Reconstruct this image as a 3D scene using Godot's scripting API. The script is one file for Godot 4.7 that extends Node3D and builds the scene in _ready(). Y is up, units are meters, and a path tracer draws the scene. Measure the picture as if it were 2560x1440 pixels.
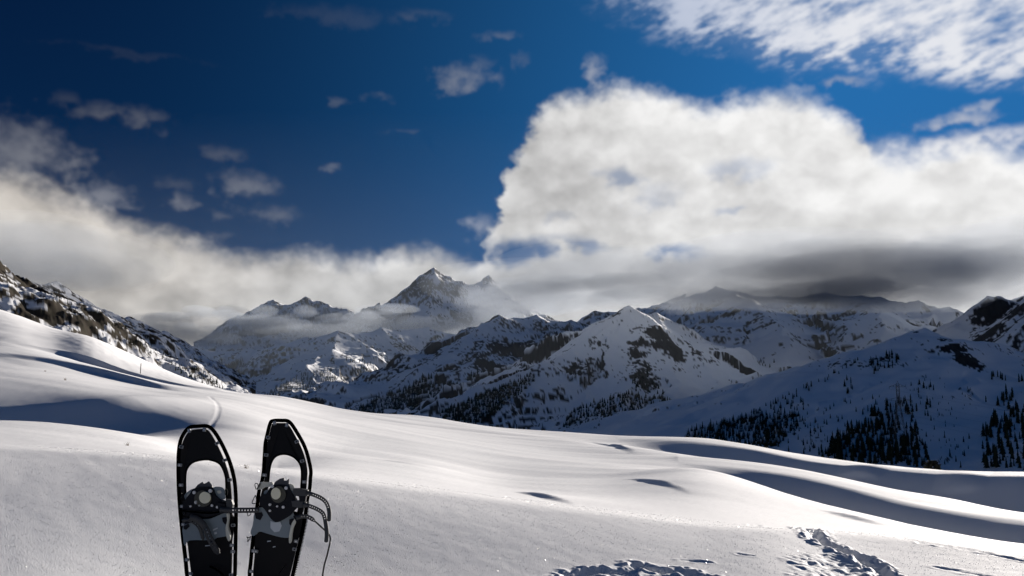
extends Node3D
# A snowfield with two snowshoes in front of alpine mountains. The eye is at the origin, looking along -z and a little up.

const F := 2130.0          # focal length in pixels of a 2560-wide frame
const PITCH := 0.1122      # radians
const EXPOSURE := 2.35
const SUN_AZ := 40.0
const SUN_EL := 8.5
var sp := sin(PITCH)
var cp := cos(PITCH)
var rng := RandomNumberGenerator.new()
var names := {}
var terrain_columns := []
var grids := {}

# ---------------------------------------------------------------- helpers
func ray(px: float, py: float) -> Vector3:
	var u := (px - 1280.0) / F
	var v := (720.0 - py) / F
	return Vector3(u, v * cp + sp, v * sp - cp)

func at(px: float, py: float, d: float) -> Vector3:
	var r := ray(px, py)
	return r * (d / Vector2(r.x, r.z).length())

func azimuth(px: float, py := 960.0) -> float:
	var r := ray(px, py)
	return atan2(r.x, -r.z)

func rise(px: float, py: float) -> float:
	var r := ray(px, py)
	return r.y / Vector2(r.x, r.z).length()

func noise(s: int, freq: float, oct := 4, kind := FastNoiseLite.TYPE_SIMPLEX_SMOOTH, frac := FastNoiseLite.FRACTAL_FBM) -> FastNoiseLite:
	var n := FastNoiseLite.new()
	n.seed = s
	n.frequency = freq
	n.noise_type = kind
	n.fractal_type = frac
	n.fractal_octaves = oct
	return n

func smooth(a: float, b: float, x: float) -> float:
	return smoothstep(a, b, x)

func numbered(called: String) -> String:
	if not names.has(called):
		names[called] = 0
		return called
	names[called] += 1
	return "%s_%03d" % [called, names[called]]

func tag(o: Node, label := "", category := "", group := "", kind := "") -> Node:
	if label: o.set_meta("label", label)
	if category: o.set_meta("category", category)
	if group: o.set_meta("group", group)
	if kind: o.set_meta("kind", kind)
	return o

func put(called: String, mesh: Mesh, material: Material, parent: Node = self) -> MeshInstance3D:
	var o := MeshInstance3D.new()
	o.name = numbered(called) if parent == self else called
	o.mesh = mesh
	if material: o.material_override = material
	parent.add_child(o, true)
	return o

func matt(c: Color, rough := 0.8, metal := 0.0) -> StandardMaterial3D:   # c is linear
	var m := StandardMaterial3D.new()
	m.albedo_color = c.linear_to_srgb()
	m.roughness = rough
	m.metallic = metal
	return m

# monotone cubic through (xs, ys)
func slopes(xs: PackedFloat64Array, ys: PackedFloat64Array) -> PackedFloat64Array:
	var n := xs.size()
	var m := PackedFloat64Array()
	m.resize(n)
	for i in range(1, n - 1):
		var h0 := xs[i] - xs[i - 1]
		var h1 := xs[i + 1] - xs[i]
		var d0 := (ys[i] - ys[i - 1]) / h0
		var d1 := (ys[i + 1] - ys[i]) / h1
		if d0 * d1 > 0.0:
			var w1 := 2.0 * h1 + h0
			var w2 := h1 + 2.0 * h0
			m[i] = (w1 + w2) / (w1 / d0 + w2 / d1)
	m[0] = (ys[1] - ys[0]) / (xs[1] - xs[0])
	m[n - 1] = (ys[n - 1] - ys[n - 2]) / (xs[n - 1] - xs[n - 2])
	return m

func hermite(x: float, x0: float, x1: float, y0: float, y1: float, m0: float, m1: float) -> float:
	var h := x1 - x0
	var t := (x - x0) / h
	var t2 := t * t
	var t3 := t2 * t
	return (2.0 * t3 - 3.0 * t2 + 1.0) * y0 + (t3 - 2.0 * t2 + t) * h * m0 + (3.0 * t2 - 2.0 * t3) * y1 + (t3 - t2) * h * m1

class Curve1:
	var xs := PackedFloat64Array()
	var ys := PackedFloat64Array()
	var ms := PackedFloat64Array()
	func value(x: float) -> float:
		var n := xs.size()
		if x <= xs[0]: return ys[0]
		if x >= xs[n - 1]: return ys[n - 1]
		var i := xs.bsearch(x)
		if i < 1: i = 1
		var x0 := xs[i - 1]
		var h := xs[i] - x0
		var t := (x - x0) / h
		var t2 := t * t
		var t3 := t2 * t
		return (2.0 * t3 - 3.0 * t2 + 1.0) * ys[i - 1] + (t3 - 2.0 * t2 + t) * h * ms[i - 1] + (3.0 * t2 - 2.0 * t3) * ys[i] + (t3 - t2) * h * ms[i]

func curve(points: Array) -> Curve1:
	var c := Curve1.new()
	for p in points:
		c.xs.append(p[0])
		c.ys.append(p[1])
	c.ms = slopes(c.xs, c.ys)
	return c

func grid_mesh(verts: PackedVector3Array, rows: int, cols: int, colors := PackedColorArray()) -> ArrayMesh:
	# rows run away from the eye, columns run to the right
	var idx := PackedInt32Array()
	idx.resize((rows - 1) * (cols - 1) * 6)
	var k := 0
	for i in rows - 1:
		for j in cols - 1:
			var a := i * cols + j
			var b := a + cols
			idx[k] = a; idx[k + 1] = b; idx[k + 2] = a + 1
			idx[k + 3] = a + 1; idx[k + 4] = b; idx[k + 5] = b + 1
			k += 6
	var normals := PackedVector3Array()
	normals.resize(verts.size())
	for i in rows:
		var i0 := maxi(i - 1, 0) * cols
		var i1 := mini(i + 1, rows - 1) * cols
		for j in cols:
			var along := verts[i1 + j] - verts[i0 + j]
			var across := verts[i * cols + mini(j + 1, cols - 1)] - verts[i * cols + maxi(j - 1, 0)]
			normals[i * cols + j] = across.cross(along).normalized()
	var arrays := []
	arrays.resize(Mesh.ARRAY_MAX)
	arrays[Mesh.ARRAY_VERTEX] = verts
	arrays[Mesh.ARRAY_NORMAL] = normals
	arrays[Mesh.ARRAY_INDEX] = idx
	if colors.size(): arrays[Mesh.ARRAY_COLOR] = colors
	var m := ArrayMesh.new()
	m.add_surface_from_arrays(Mesh.PRIMITIVE_TRIANGLES, arrays)
	return m

# ---------------------------------------------------------------- sky
var nz_edge: FastNoiseLite
var nz_wisp: FastNoiseLite
var nz_fine: FastNoiseLite
var nz_big: FastNoiseLite
var band_top: Curve1
var cirro_edge: Curve1
var puffs := []
var holes := []
var sun_dir := Vector3.ZERO

func prepare_sky() -> void:
	nz_edge = noise(11, 0.13, 6)
	nz_wisp = noise(12, 0.42, 5)
	nz_fine = noise(13, 1.0, 4)
	nz_big = noise(14, 0.06, 3)
	band_top = curve(angles([[-4600, 850], [-2600, 810], [-1900, 760], [-1200, 640], [-500, 480], [0, 452], [150, 492], [300, 546], [420, 592], [520, 622], [600, 645], [800, 648], [930, 640], [980, 622], [1060, 624], [1130, 645], [1196, 660], [1215, 610], [1245, 545], [1275, 430], [1300, 385], [1330, 312], [1400, 262], [1480, 246], [1560, 222], [1650, 230], [1750, 262], [1800, 268], [1860, 250], [1960, 240], [2020, 234], [2080, 246], [2130, 280], [2170, 325], [2200, 372], [2300, 374], [2450, 362], [2560, 382], [2800, 430], [3300, 560], [3900, 720], [5000, 810], [7000, 850]]))
	cirro_edge = curve(angles([[1280, -90], [1400, -25], [1500, 28], [1700, 92], [1900, 152], [2100, 178], [2300, 172], [2400, 192], [2560, 206], [2900, 150], [3400, -100], [4000, -500]]))
	for p in [[20, 380, 150, 85, 0.75, 0.33], [110, 395, 90, 40, 0.35, 0.3], [250, 492, 75, 36, 0.85, 0.42], [240, 275, 55, 22, 0.4, 0.22], [345, 290, 75, 26, 0.55, 0.24], [150, 245, 40, 20, 0.25, 0.2],
			[1160, 195, 85, 38, 0.75, 0.38], [1215, 155, 40, 20, 0.25, 0.35], [610, 462, 85, 36, 0.75, 0.32], [455, 505, 42, 26, 0.75, 0.32], [690, 538, 72, 28, 0.6, 0.3], [560, 383, 60, 22, 0.45, 0.25], [830, 410, 24, 12, 0.5, 0.33], [440, 458, 45, 20, 0.3, 0.25], [550, 535, 34, 13, 0.4, 0.28], [555, 588, 30, 13, 0.3, 0.3],
			[845, 252, 34, 11, 0.35, 0.3], [940, 243, 40, 14, 0.3, 0.3], [1010, 328, 34, 11, 0.25, 0.3], [1250, 90, 60, 14, 0.4, 0.34], [860, 40, 190, 24, 0.16, 0.24], [1050, 40, 90, 16, 0.22, 0.26], [330, 133, 170, 10, 0.14, 0.16], [1490, 180, 40, 40, 0.5, 0.55], [1300, 150, 26, 26, 0.3, 0.3],
			[2405, 296, 90, 20, 0.65, 0.6], [2450, 262, 60, 11, 0.5, 0.6], [2100, 203, 60, 12, 0.45, 0.5], [2470, 346, 190, 26, 0.8, 0.75], [1200, 565, 40, 34, 0.7, 0.62],
			[3300, 260, 200, 60, 0.6, 0.5], [4100, 420, 220, 60, 0.6, 0.5], [-700, 200, 190, 60, 0.55, 0.3], [-1500, 380, 190, 70, 0.6, 0.3], [-2500, 300, 300, 90, 0.6, 0.3]]:
		var r := ray(p[0], p[1])
		puffs.append([rad_to_deg(atan2(r.x, -r.z)), rad_to_deg(atan(r.y / Vector2(r.x, r.z).length())), p[2] / 37.2, p[3] / 37.2, p[4], p[5]])
	for p in [[1545, 442, 50, 28, 0.5], [1640, 480, 70, 30, 0.16], [1850, 420, 90, 30, 0.3], [1830, 525, 40, 12, 0.3], [1300, 628, 105, 38, 0.95], [1400, 600, 90, 20, 0.25], [1460, 612, 60, 18, 0.6], [1690, 630, 70, 22, 0.8], [1620, 510, 50, 24, 0.25], [1400, 540, 50, 16, 0.2]]:
		var r := ray(p[0], p[1])
		holes.append([rad_to_deg(atan2(r.x, -r.z)), rad_to_deg(atan(r.y / Vector2(r.x, r.z).length())), p[2] / 37.2, p[3] / 37.2, p[4]])

func angles(points: Array) -> Array:   # (px, py) to (azimuth, elevation) in degrees, out past the frame too
	var out := []
	for p in points:
		out.append([(p[0] - 1280.0) / 37.2 * 0.93 if absf(p[0] - 1280.0) > 1600.0 else rad_to_deg(azimuth(p[0])), rad_to_deg(atan(rise(clampf(p[0], 0.0, 2560.0), p[1])))])
	return out

func sky_at(az0: float, el0: float) -> Color:
	var a := deg_to_rad(az0)
	var e := deg_to_rad(el0)
	var dir := Vector3(sin(a) * cos(e), sin(e), -cos(a) * cos(e))
	var nx := sin(a) * 57.3
	var nzz := cos(a) * 57.3
	var far := rad_to_deg(acos(clampf(dir.dot(sun_dir), -1.0, 1.0)))
	# clear air: deepest a right angle from the sun, paler towards the sun and the horizon
	var t := 1.0 - smooth(10.0, 88.0, far)
	t += 1.0 * smooth(95.0, 170.0, far)
	var low := exp(-maxf(el0, 0.0) / 13.0)
	var c := Color(0.0003, 0.0038, 0.026).lerp(Color(0.020, 0.150, 0.41), clampf(pow(t, 2.3) * 1.05 + low * 0.27, 0.0, 1.0))
	var n_wisp := nz_wisp.get_noise_3d(nx, el0 * 1.4, nzz)
	var n_warp := nz_wisp.get_noise_3d(nx + 71.0, el0 * 1.4, nzz)
	var n_edge := nz_edge.get_noise_3d(nx, el0 * 1.35, nzz)
	var n_fine := nz_fine.get_noise_3d(nx, el0 * 1.2, nzz)
	# the air stirs the outlines
	var az := az0 + n_warp * 1.0 + n_fine * 0.16
	var el := el0 + n_wisp * 0.55 + n_fine * 0.10
	# high ripples
	var ce := cirro_edge.value(az)
	var up := el - ce + n_edge * 0.8
	if up > -0.8 and az > -8.0 and az < 75.0 and el < 62.0:
		var ca := nx * 0.93 + el0 * 0.37
		var cb := el0 * 0.93 - nx * 0.37
		var fib := nz_wisp.get_noise_3d(ca * 0.45, cb * 1.9, nzz * 0.4)
		var rip := nz_fine.get_noise_3d(ca * 0.9 + cb * 0.8, cb * 2.2, nzz * 0.7)
		var m := smooth(-0.8, 1.6, up) * (1.0 - smooth(5.5, 16.0, up)) * (1.0 - smooth(50.0, 75.0, az)) * smooth(-2.0, 15.0, az)
		var core := smooth(0.3, 2.6, up)
		var thin := smooth(-0.45, 0.42, fib * 0.42 + rip * (0.6 - 0.35 * core) + n_wisp * 0.35 + n_edge * 0.5 + 0.42 * core - 0.22)
		c = c.lerp(Color(0.52, 0.58, 0.72).lerp(Color(0.82, 0.83, 0.87), smooth(8.0, 24.0, az)), clampf(m * (0.10 + 0.85 * thin), 0.0, 0.95))
	# loose puffs
	for p in puffs:
		var dx: float = (az - p[0]) / p[2]
		var dy: float = (el - p[1]) / p[3]
		var q := dx * dx + dy * dy
		if q < 2.6:
			var al: float = p[4] * (0.52 if az < 4.0 else 1.0) * smooth(0.0, 1.0, 1.0 - sqrt(q) * 0.78 + n_fine * 0.34 + n_wisp * 0.40 - 0.06)
			var b: float = p[5]
			c = c.lerp(Color(b * 0.98, b * 0.99, b * 1.06), clampf(al, 0.0, 0.92))
	# the bank along the horizon and the heaped cloud on the right
	var top := band_top.value(az)
	var depth := top - el + n_edge * 0.9
	var al2 := smooth(-0.9, 1.1, depth + n_fine * 0.5 + n_wisp * 0.35)
	if al2 > 0.0:
		var right := smooth(-4.0, 14.0, az)
		var billow := nz_edge.get_noise_3d(nx * 1.9 + 40.0, el0 * 2.7 + n_warp, nzz * 1.9)
		var roll := nz_big.get_noise_3d(nx * 2.0 + 90.0, el0 * 5.0, nzz * 2.0)
		var hot := 1.0 - smooth(10.0, 60.0, far)
		var b := lerpf(0.60, 0.80, right) + 0.10 * hot
		b += billow * 0.30 + n_warp * 0.07 - 0.03 + n_fine * 0.025 + roll * 0.06
		b *= 1.0 - 0.30 * smooth(0.8, 5.5, depth + billow * 1.6) * (1.0 - right) * (0.75 + roll)
		b *= 1.0 - 0.10 * right * smooth(1.5, 4.0, depth + billow * 3.0)
		b = clampf(b, 0.20, 0.93)
		var col := Color(b, b * 0.993, b * 0.988)
		col = col.lerp(Color(b * 1.05, b * 0.98, b * 0.90), smooth(-8.0, -30.0, az))
		var keep := 1.0
		for p in holes:
			var dx: float = (az - p[0]) / p[2]
			var dy: float = (el - p[1]) / p[3]
			var q := dx * dx + dy * dy
			if q < 3.0:
				keep *= 1.0 - p[4] * smooth(0.1, 0.9, 1.0 - sqrt(q) * 0.7 + n_wisp * 0.35 + n_fine * 0.2)
		c = c.lerp(col, clampf(al2 * keep, 0.0, 1.0))
	return Color(c.r / EXPOSURE, c.g / EXPOSURE, c.b / EXPOSURE)

func sky_image() -> Image:
	prepare_sky()
	var w := 1024
	var h := 512
	var rough := PackedFloat32Array()
	rough.resize(w * h * 3)
	for y in h:
		var el := 90.0 - (y + 0.5) / h * 180.0
		if el < -3.0: 
			break
		for x in w:
			var c := sky_at((x + 0.5) / w * 360.0 - 180.0, maxf(el, 0.0))
			var k := (y * w + x) * 3
			rough[k] = c.r; rough[k + 1] = c.g; rough[k + 2] = c.b
	for k in range(w * 260 * 3, w * h * 3, 3):
		rough[k] = 0.16; rough[k + 1] = 0.17; rough[k + 2] = 0.2
	var im := Image.create_from_data(w, h, false, Image.FORMAT_RGBF, rough.to_byte_array())
	im.resize(4096, 2048, Image.INTERPOLATE_BILINEAR)
	# the same sky again, finer, over the quarter that holds the frame
	var x0 := 2048 - 400
	var ww := 800
	var y0 := 1024 - 330
	var hh := 330
	var fine := PackedFloat32Array()
	fine.resize(ww * hh * 3)
	for y in hh:
		var el := 90.0 - (y + y0 + 0.5) / 2048.0 * 180.0
		for x in ww:
			var c := sky_at((x + x0 + 0.5) / 4096.0 * 360.0 - 180.0, el)
			var k := (y * ww + x) * 3
			fine[k] = c.r; fine[k + 1] = c.g; fine[k + 2] = c.b
	im.blit_rect(Image.create_from_data(ww, hh, false, Image.FORMAT_RGBF, fine.to_byte_array()), Rect2i(0, 0, ww, hh), Vector2i(x0, y0))
	var turned := Image.create(4096, 2048, false, Image.FORMAT_RGBF)   # -z lies at the left and right edge of a panorama
	turned.blit_rect(im, Rect2i(2048, 0, 2048, 2048), Vector2i(0, 0))
	turned.blit_rect(im, Rect2i(0, 0, 2048, 2048), Vector2i(2048, 0))
	return turned

# ---------------------------------------------------------------- near snow
var layer_r := []
var layer_t := []
const SOFT := [0.05, 0.05, 0.04, 0.05, 0.024, 0.055, 0.05, 0.034, 0.034, 0.030, 0.012, 0.016, 0.05]
const ROWS := [12, 190, 34, 26, 60, 26, 40, 54, 26, 40, 26, 44, 18]

func prepare_terrain() -> void:
	# each line: [picture column, picture row (or height, if below 30), distance]
	var lines := [
		[[-900, -0.62, 1.0], [600, -0.68, 1.0], [1300, -0.72, 1.0], [3460, -0.76, 1.0]],
		[[-900, -0.58, 2.9], [0, -0.60, 2.9], [600, -0.675, 2.9], [1300, -0.735, 2.9], [1900, -0.78, 2.9], [2560, -0.79, 2.9], [3460, -0.79, 2.9]],
		[[-900, 1110, 4.7], [0, 1120, 4.7], [450, 1150, 4.6], [620, 1174, 4.55], [800, 1195, 4.5], [1300, 1262, 4.5], [1600, 1300, 4.5], [1850, 1330, 4.5], [2200, 1348, 5.0], [2560, 1396, 4.7], [3460, 1450, 4.6]],
		[[-900, 1100, 5.9], [0, 1110, 5.9], [450, 1142, 5.6], [620, 1166, 5.4], [800, 1187, 5.3], [1300, 1252, 5.3], [1600, 1289, 5.3], [1850, 1318, 5.4], [2200, 1338, 6.2], [2560, 1388, 5.7], [3460, 1442, 5.5]],
		[[-900, 1045, 12.0], [0, 1048, 12.0], [200, 1062, 12.0], [400, 1098, 11.0], [450, 1112, 10.5], [560, 1146, 9.2], [620, 1152, 9.5], [800, 1140, 11.0], [1000, 1150, 12.0], [1300, 1190, 12.5], [1500, 1185, 13.4], [1740, 1168, 14.0], [1830, 1188, 13.6], [2000, 1246, 12.8], [2200, 1303, 11.6], [2400, 1352, 10.6], [2560, 1374, 10.0], [3460, 1420, 9.4]],
		[[-900, 1095, 17.6], [0, 1085, 17.4], [200, 1090, 17.2], [300, 1090, 16.9], [400, 1078, 16.4], [500, 1062, 15.5], [620, 1072, 14.5], [800, 1100, 16.0], [1000, 1115, 17.0], [1300, 1160, 16.2], [1500, 1168, 16.0], [1740, 1184, 16.0], [1830, 1250, 16.0], [2000, 1340, 15.2], [2200, 1405, 14.0], [2400, 1462, 13.0], [2560, 1498, 12.4], [3460, 1540, 11.6]],
		[[-900, 1010, 19.2], [0, 1016, 19.0], [200, 1000, 18.8], [300, 991, 18.8], [400, 986, 19.6], [500, 993, 21.5], [620, 1012, 23.0], [800, 1045, 25.0], [1000, 1075, 25.0], [1300, 1122, 23.0], [1500, 1145, 21.0], [1740, 1158, 18.2], [1900, 1172, 18.0], [2060, 1200, 17.4], [2250, 1250, 16.4], [2450, 1290, 15.6], [2560, 1306, 15.2], [3460, 1350, 14.4]],
		[[-900, 872, 46.0], [0, 892, 46.0], [100, 905, 45.0], [250, 938, 42.0], [380, 970, 36.0], [430, 978, 33.0], [620, 996, 34.0], [800, 1035, 36.0], [1000, 1060, 36.0], [1300, 1095, 32.0], [1500, 1112, 28.0], [1740, 1142, 24.0], [1900, 1160, 23.0], [2060, 1188, 22.0], [2250, 1228, 20.5], [2390, 1246, 20.0], [2560, 1288, 19.0], [3460, 1330, 18.0]],
		[[-900, 855, 47.4], [0, 880, 47.2], [100, 892, 46.2], [250, 918, 43.4], [380, 955, 37.4], [430, 966, 35.6], [620, 990, 40.0], [800, 1025, 42.0], [1000, 1050, 42.0], [1300, 1085, 37.0], [1500, 1112, 31.0], [1740, 1182, 27.4], [1900, 1222, 26.6], [2060, 1252, 25.6], [2250, 1296, 24.2], [2390, 1318, 23.6], [2560, 1356, 22.6], [3460, 1400, 21.6]],
		[[-900, 840, 70.0], [0, 860, 72.0], [150, 885, 70.0], [240, 922, 62.0], [300, 934, 58.0], [400, 956, 52.0], [450, 968, 48.0], [560, 980, 46.0], [620, 987, 48.0], [800, 1018, 48.0], [1000, 1044, 46.0], [1300, 1079, 42.0], [1500, 1096, 37.0], [1740, 1104, 32.0], [1900, 1126, 30.2], [2060, 1158, 28.4], [2250, 1176, 27.2], [2390, 1186, 26.6], [2560, 1188, 26.0], [3460, 1200, 25.0]],
		[[-900, 834, 74.0], [0, 855, 75.0], [150, 876, 72.4], [200, 884, 68.0], [240, 896, 64.6], [300, 920, 60.0], [400, 948, 53.8], [450, 960, 50.0], [560, 976, 48.0], [620, 984, 56.0], [700, 990, 58.0], [800, 1010, 56.0], [900, 1030, 54.0], [1060, 1042, 52.0], [1250, 1070, 50.0], [1400, 1079, 47.0], [1550, 1089, 44.0], [1740, 1094, 39.0], [1900, 1118, 35.0], [1960, 1130, 34.0], [2100, 1151, 31.6], [2250, 1168, 30.0], [2330, 1173, 29.5], [2440, 1183, 29.0], [2480, 1180, 29.0], [2560, 1181, 29.0], [3460, 1190, 28.0]],
		[[-900, 560, 260.0], [0, 792, 220.0], [150, 842, 190.0], [300, 885, 150.0], [450, 942, 105.0], [560, 975, 80.0], [620, 1000, 80.0], [800, 1034, 75.0], [1060, 1069, 70.0], [1250, 1100, 65.0], [1550, 1124, 60.0], [1900, 1170, 52.0], [2250, 1230, 46.0], [2560, 1250, 45.0], [3460, 1260, 45.0]],
		[[-900, -20.0, 520.0], [0, -50.0, 480.0], [600, -70.0, 420.0], [3460, -70.0, 420.0]],
	]
	for line in lines:
		var rr := []
		var tt := []
		for p in line:
			var a := azimuth(p[0], p[1] if p[1] > 30 else 960.0)
			rr.append([a, p[2]])
			tt.append([a, rise(p[0], p[1]) if p[1] > 30 else p[1] / p[2]])
		layer_r.append(curve(rr))
		layer_t.append(curve(tt))

func profile(az: float) -> Array:   # [distances, heights, slopes] along one bearing
	var rs := PackedFloat64Array()
	var hs := PackedFloat64Array()
	var back := smooth(1.2, 2.6, absf(az))
	for k in layer_r.size():
		var r := 0.0
		var h := 0.0
		var wide: float = SOFT[k]
		for q in [[-1.2, 0.06], [-0.9, 0.10], [-0.6, 0.14], [-0.3, 0.17], [0.0, 0.18], [0.3, 0.17], [0.6, 0.14], [0.9, 0.10], [1.2, 0.06]]:
			r += layer_r[k].value(az + q[0] * wide) * q[1] / 1.12
			h += layer_t[k].value(az + q[0] * wide) * q[1] / 1.12
		h *= r
		h = lerpf(h, -0.7 - 0.02 * r, back)
		if k == 2:   # the near slope runs straight almost up to its crest
			var rb := lerpf(rs[1], r, 0.86)
			rs.append(rb)
			hs.append(lerpf(hs[1], h, 0.90))
		rs.append(r)
		hs.append(h)
	return [rs, hs, slopes(rs, hs)]

func height(p: Array, r: float) -> float:
	var rs: PackedFloat64Array = p[0]
	var i := clampi(rs.bsearch(r), 1, rs.size() - 1)
	return hermite(r, rs[i - 1], rs[i], p[1][i - 1], p[1][i], p[2][i - 1], p[2][i])

func ground(px: float, py: float, far := 8.0) -> Vector3:   # the first point of the near snow behind that pixel
	var dir := ray(px, py)
	var az := atan2(dir.x, -dir.z)
	var t := dir.y / Vector2(dir.x, dir.z).length()
	var p := profile(az)
	var r := 1.0
	while r < far:
		if height(p, r) >= t * r: break
		r *= 1.003
	return Vector3(sin(az) * r, height(p, r), -cos(az) * r)

func segment(p: Vector2, a: Vector2, b: Vector2) -> Vector2:   # (distance, share of the way)
	var ab := b - a
	var t := clampf((p - a).dot(ab) / ab.length_squared(), 0.0, 1.0)
	return Vector2(p.distance_to(a + ab * t), t)

func build_terrain(material: Material) -> void:
	prepare_terrain()
	var n_dune := noise(31, 0.18, 3)
	var n_mid := noise(32, 0.9, 3)
	var n_fine := noise(33, 7.0, 3)
	var n_clump := noise(34, 8.0, 2)
	var n_lump := noise(35, 9.0, 2)
	# trodden snow: [points as picture positions, half width, depth]
	var tracks := []
	for t in [[[[2008, 1322], [2040, 1350], [2090, 1372], [2140, 1392], [2190, 1420], [2225, 1450], [2250, 1500]], 0.046, 0.05],
			[[[2050, 1416], [2110, 1404], [2140, 1420], [2080, 1450], [2020, 1470]], 0.08, 0.022],
			[[[1400, 1452], [1450, 1438], [1520, 1430], [1560, 1434]], 0.042, 0.034], [[[1592, 1416], [1640, 1428], [1700, 1432], [1780, 1448]], 0.042, 0.036],
			[[[1860, 1310], [1930, 1318]], 0.02, 0.008], [[[2130, 1334], [2220, 1342], [2300, 1352]], 0.022, 0.010], [[[2300, 1358], [2420, 1374], [2560, 1404]], 0.024, 0.011], [[[2350, 1420], [2460, 1440]], 0.03, 0.008], [[[1705, 1402], [1770, 1406]], 0.02, 0.007], [[[1850, 1386], [1880, 1390]], 0.02, 0.006]]:
		var q := PackedVector2Array()
		for p in t[0]:
			var g := ground(p[0], p[1])
			q.append(Vector2(g.x, g.z))
		tracks.append([q, t[1], t[2]])
	# small wind scarps: [ends as picture positions, height, steep width, gentle width]
	var scarps := []
	for t in [[1570, 1196, 1760, 1240, 0.026, 0.10, 1.4], [2060, 1278, 2215, 1316, 0.028, 0.10, 1.2], [1495, 1106, 1600, 1134, 0.10, 0.3, 2.4], [1305, 1230, 1445, 1264, 0.030, 0.10, 0.8], [2085, 1186, 2205, 1192, 0.10, 0.3, 2.2], [2330, 1228, 2470, 1212, 0.09, 0.3, 2.0], [960, 1150, 1120, 1178, 0.02, 0.5, 1.6]]:
		var g0 := ground(t[0], t[1], 60.0)
		var g1 := ground(t[2], t[3], 60.0)
		scarps.append([Vector2(g0.x, g0.z), Vector2(g1.x, g1.z), t[4], t[5], t[6]])
	var ski := PackedVector2Array()
	for p in [[520, 1072], [532, 1058], [543, 1040], [547, 1022], [543, 1008], [532, 998], [515, 990]]:
		var g := ground(p[0], p[1], 60.0)
		ski.append(Vector2(g.x, g.z))
	var az := PackedFloat64Array()
	var edge0 := azimuth(-90)
	var edge1 := azimuth(2650)
	for i in 70: az.append(lerpf(-PI, edge0, pow(i / 70.0, 0.6)))
	var inner := 940
	for i in inner: az.append(lerpf(edge0, edge1, i / (inner - 1.0)))
	for i in range(69, -1, -1): az.append(lerpf(PI, edge1, pow(i / 70.0, 0.6)))
	var cols := az.size()
	var rows := 1
	for n in ROWS: rows += n
	var verts := PackedVector3Array()
	verts.resize(rows * cols)
	var wind := Vector2(0.82, 0.57)
	for j in cols:
		var p := profile(az[j])
		var rs: PackedFloat64Array = p[0]
		var hs: PackedFloat64Array = p[1]
		var ms: PackedFloat64Array = p[2]
		var sa := sin(az[j])
		var ca := cos(az[j])
		var row := 0
		var fine_here: bool = az[j] > edge0 and az[j] < edge1
		for k in ROWS.size():
			var n: int = ROWS[k]
			for i in range(0 if k == 0 else 1, n + 1):
				var r := lerpf(rs[k], rs[k + 1], float(i) / n)
				var h := hermite(r, rs[k], rs[k + 1], hs[k], hs[k + 1], ms[k], ms[k + 1])
				var x := sa * r
				var z := -ca * r
				var along := x * wind.x + z * wind.y
				var across := -x * wind.y + z * wind.x
				h += n_dune.get_noise_2d(along * 0.35, across * 1.2) * 0.035 * smooth(3.5, 14.0, r) * (1.0 + r * 0.012)
				if r < 80.0:
					h += n_mid.get_noise_2d(along * 0.4, across * 1.5) * 0.0035 * smooth(1.0, 9.0, r)
				if fine_here and k >= 3 and k <= 10:
					for q in scarps:
						var qa: Vector2 = q[0]
						var ab: Vector2 = q[1] - qa
						var rel := Vector2(x, z) - qa
						var along_q := rel.dot(ab) / ab.length_squared()
						if along_q > 0.0 and along_q < 1.0:
							var beyond := rel.cross(ab) / ab.length()
							if (qa + ab * 0.5).cross(ab) < 0.0: beyond = -beyond
							beyond += n_mid.get_noise_2d(x * 0.5, z * 0.5) * q[3] * 0.7
							if beyond > -q[3] and beyond < q[4] * 4.0:
								h += q[2] * sin(along_q * PI) * (smooth(-q[3], 0.0, beyond) if beyond < 0.0 else exp(-beyond / q[4] * 1.2))
				if fine_here and k >= 5 and k <= 10 and x > -12.0 and x < -5.0:   # an old ski line
					var me2 := Vector2(x, z)
					var off := 9.0
					for q in ski.size() - 1: off = minf(off, segment(me2, ski[q], ski[q + 1]).x)
					if off < 0.08: h -= 0.006 * (1.0 - smooth(0.01, 0.07, off))
				if fine_here and k <= 4:
					h += n_fine.get_noise_2d(along * 0.8, across) * 0.0008
					if x > -0.2:
						var me := Vector2(x, z)
						for t in tracks:
							var q: PackedVector2Array = t[0]
							var w: float = t[1]
							var best := 9.0
							for s in q.size() - 1:
								best = minf(best, segment(me, q[s], q[s + 1]).x)
							if best < w * 3.2:
								best += n_lump.get_noise_2d(x, z) * w * 0.55
								var cut := 1.0 - smooth(w * 0.1, w, best)
								var rim := smooth(w * 0.6, w * 1.2, best) * (1.0 - smooth(w * 1.2, w * 2.4, best))
								var lump := n_clump.get_noise_2d(x * 1.3, z * 1.3) * 0.5 + 0.5
								var bit := n_lump.get_noise_2d(x * 1.8 + 9.0, z * 1.8)
								var dep: float = t[2]
								h += -dep * 0.45 * cut * (0.6 + 0.8 * lump) + dep * 0.40 * rim * maxf(lump - 0.2, 0.0) + dep * 0.24 * bit * maxf(cut, rim)
				verts[row * cols + j] = Vector3(x, h, z)
				row += 1
	var o := put("snow_ground", grid_mesh(verts, rows, cols), material)
	tag(o, "wind-smoothed snowfield falling from the left hillside to the right", "", "", "structure")
	terrain_columns = [az, verts, rows, cols]

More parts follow.
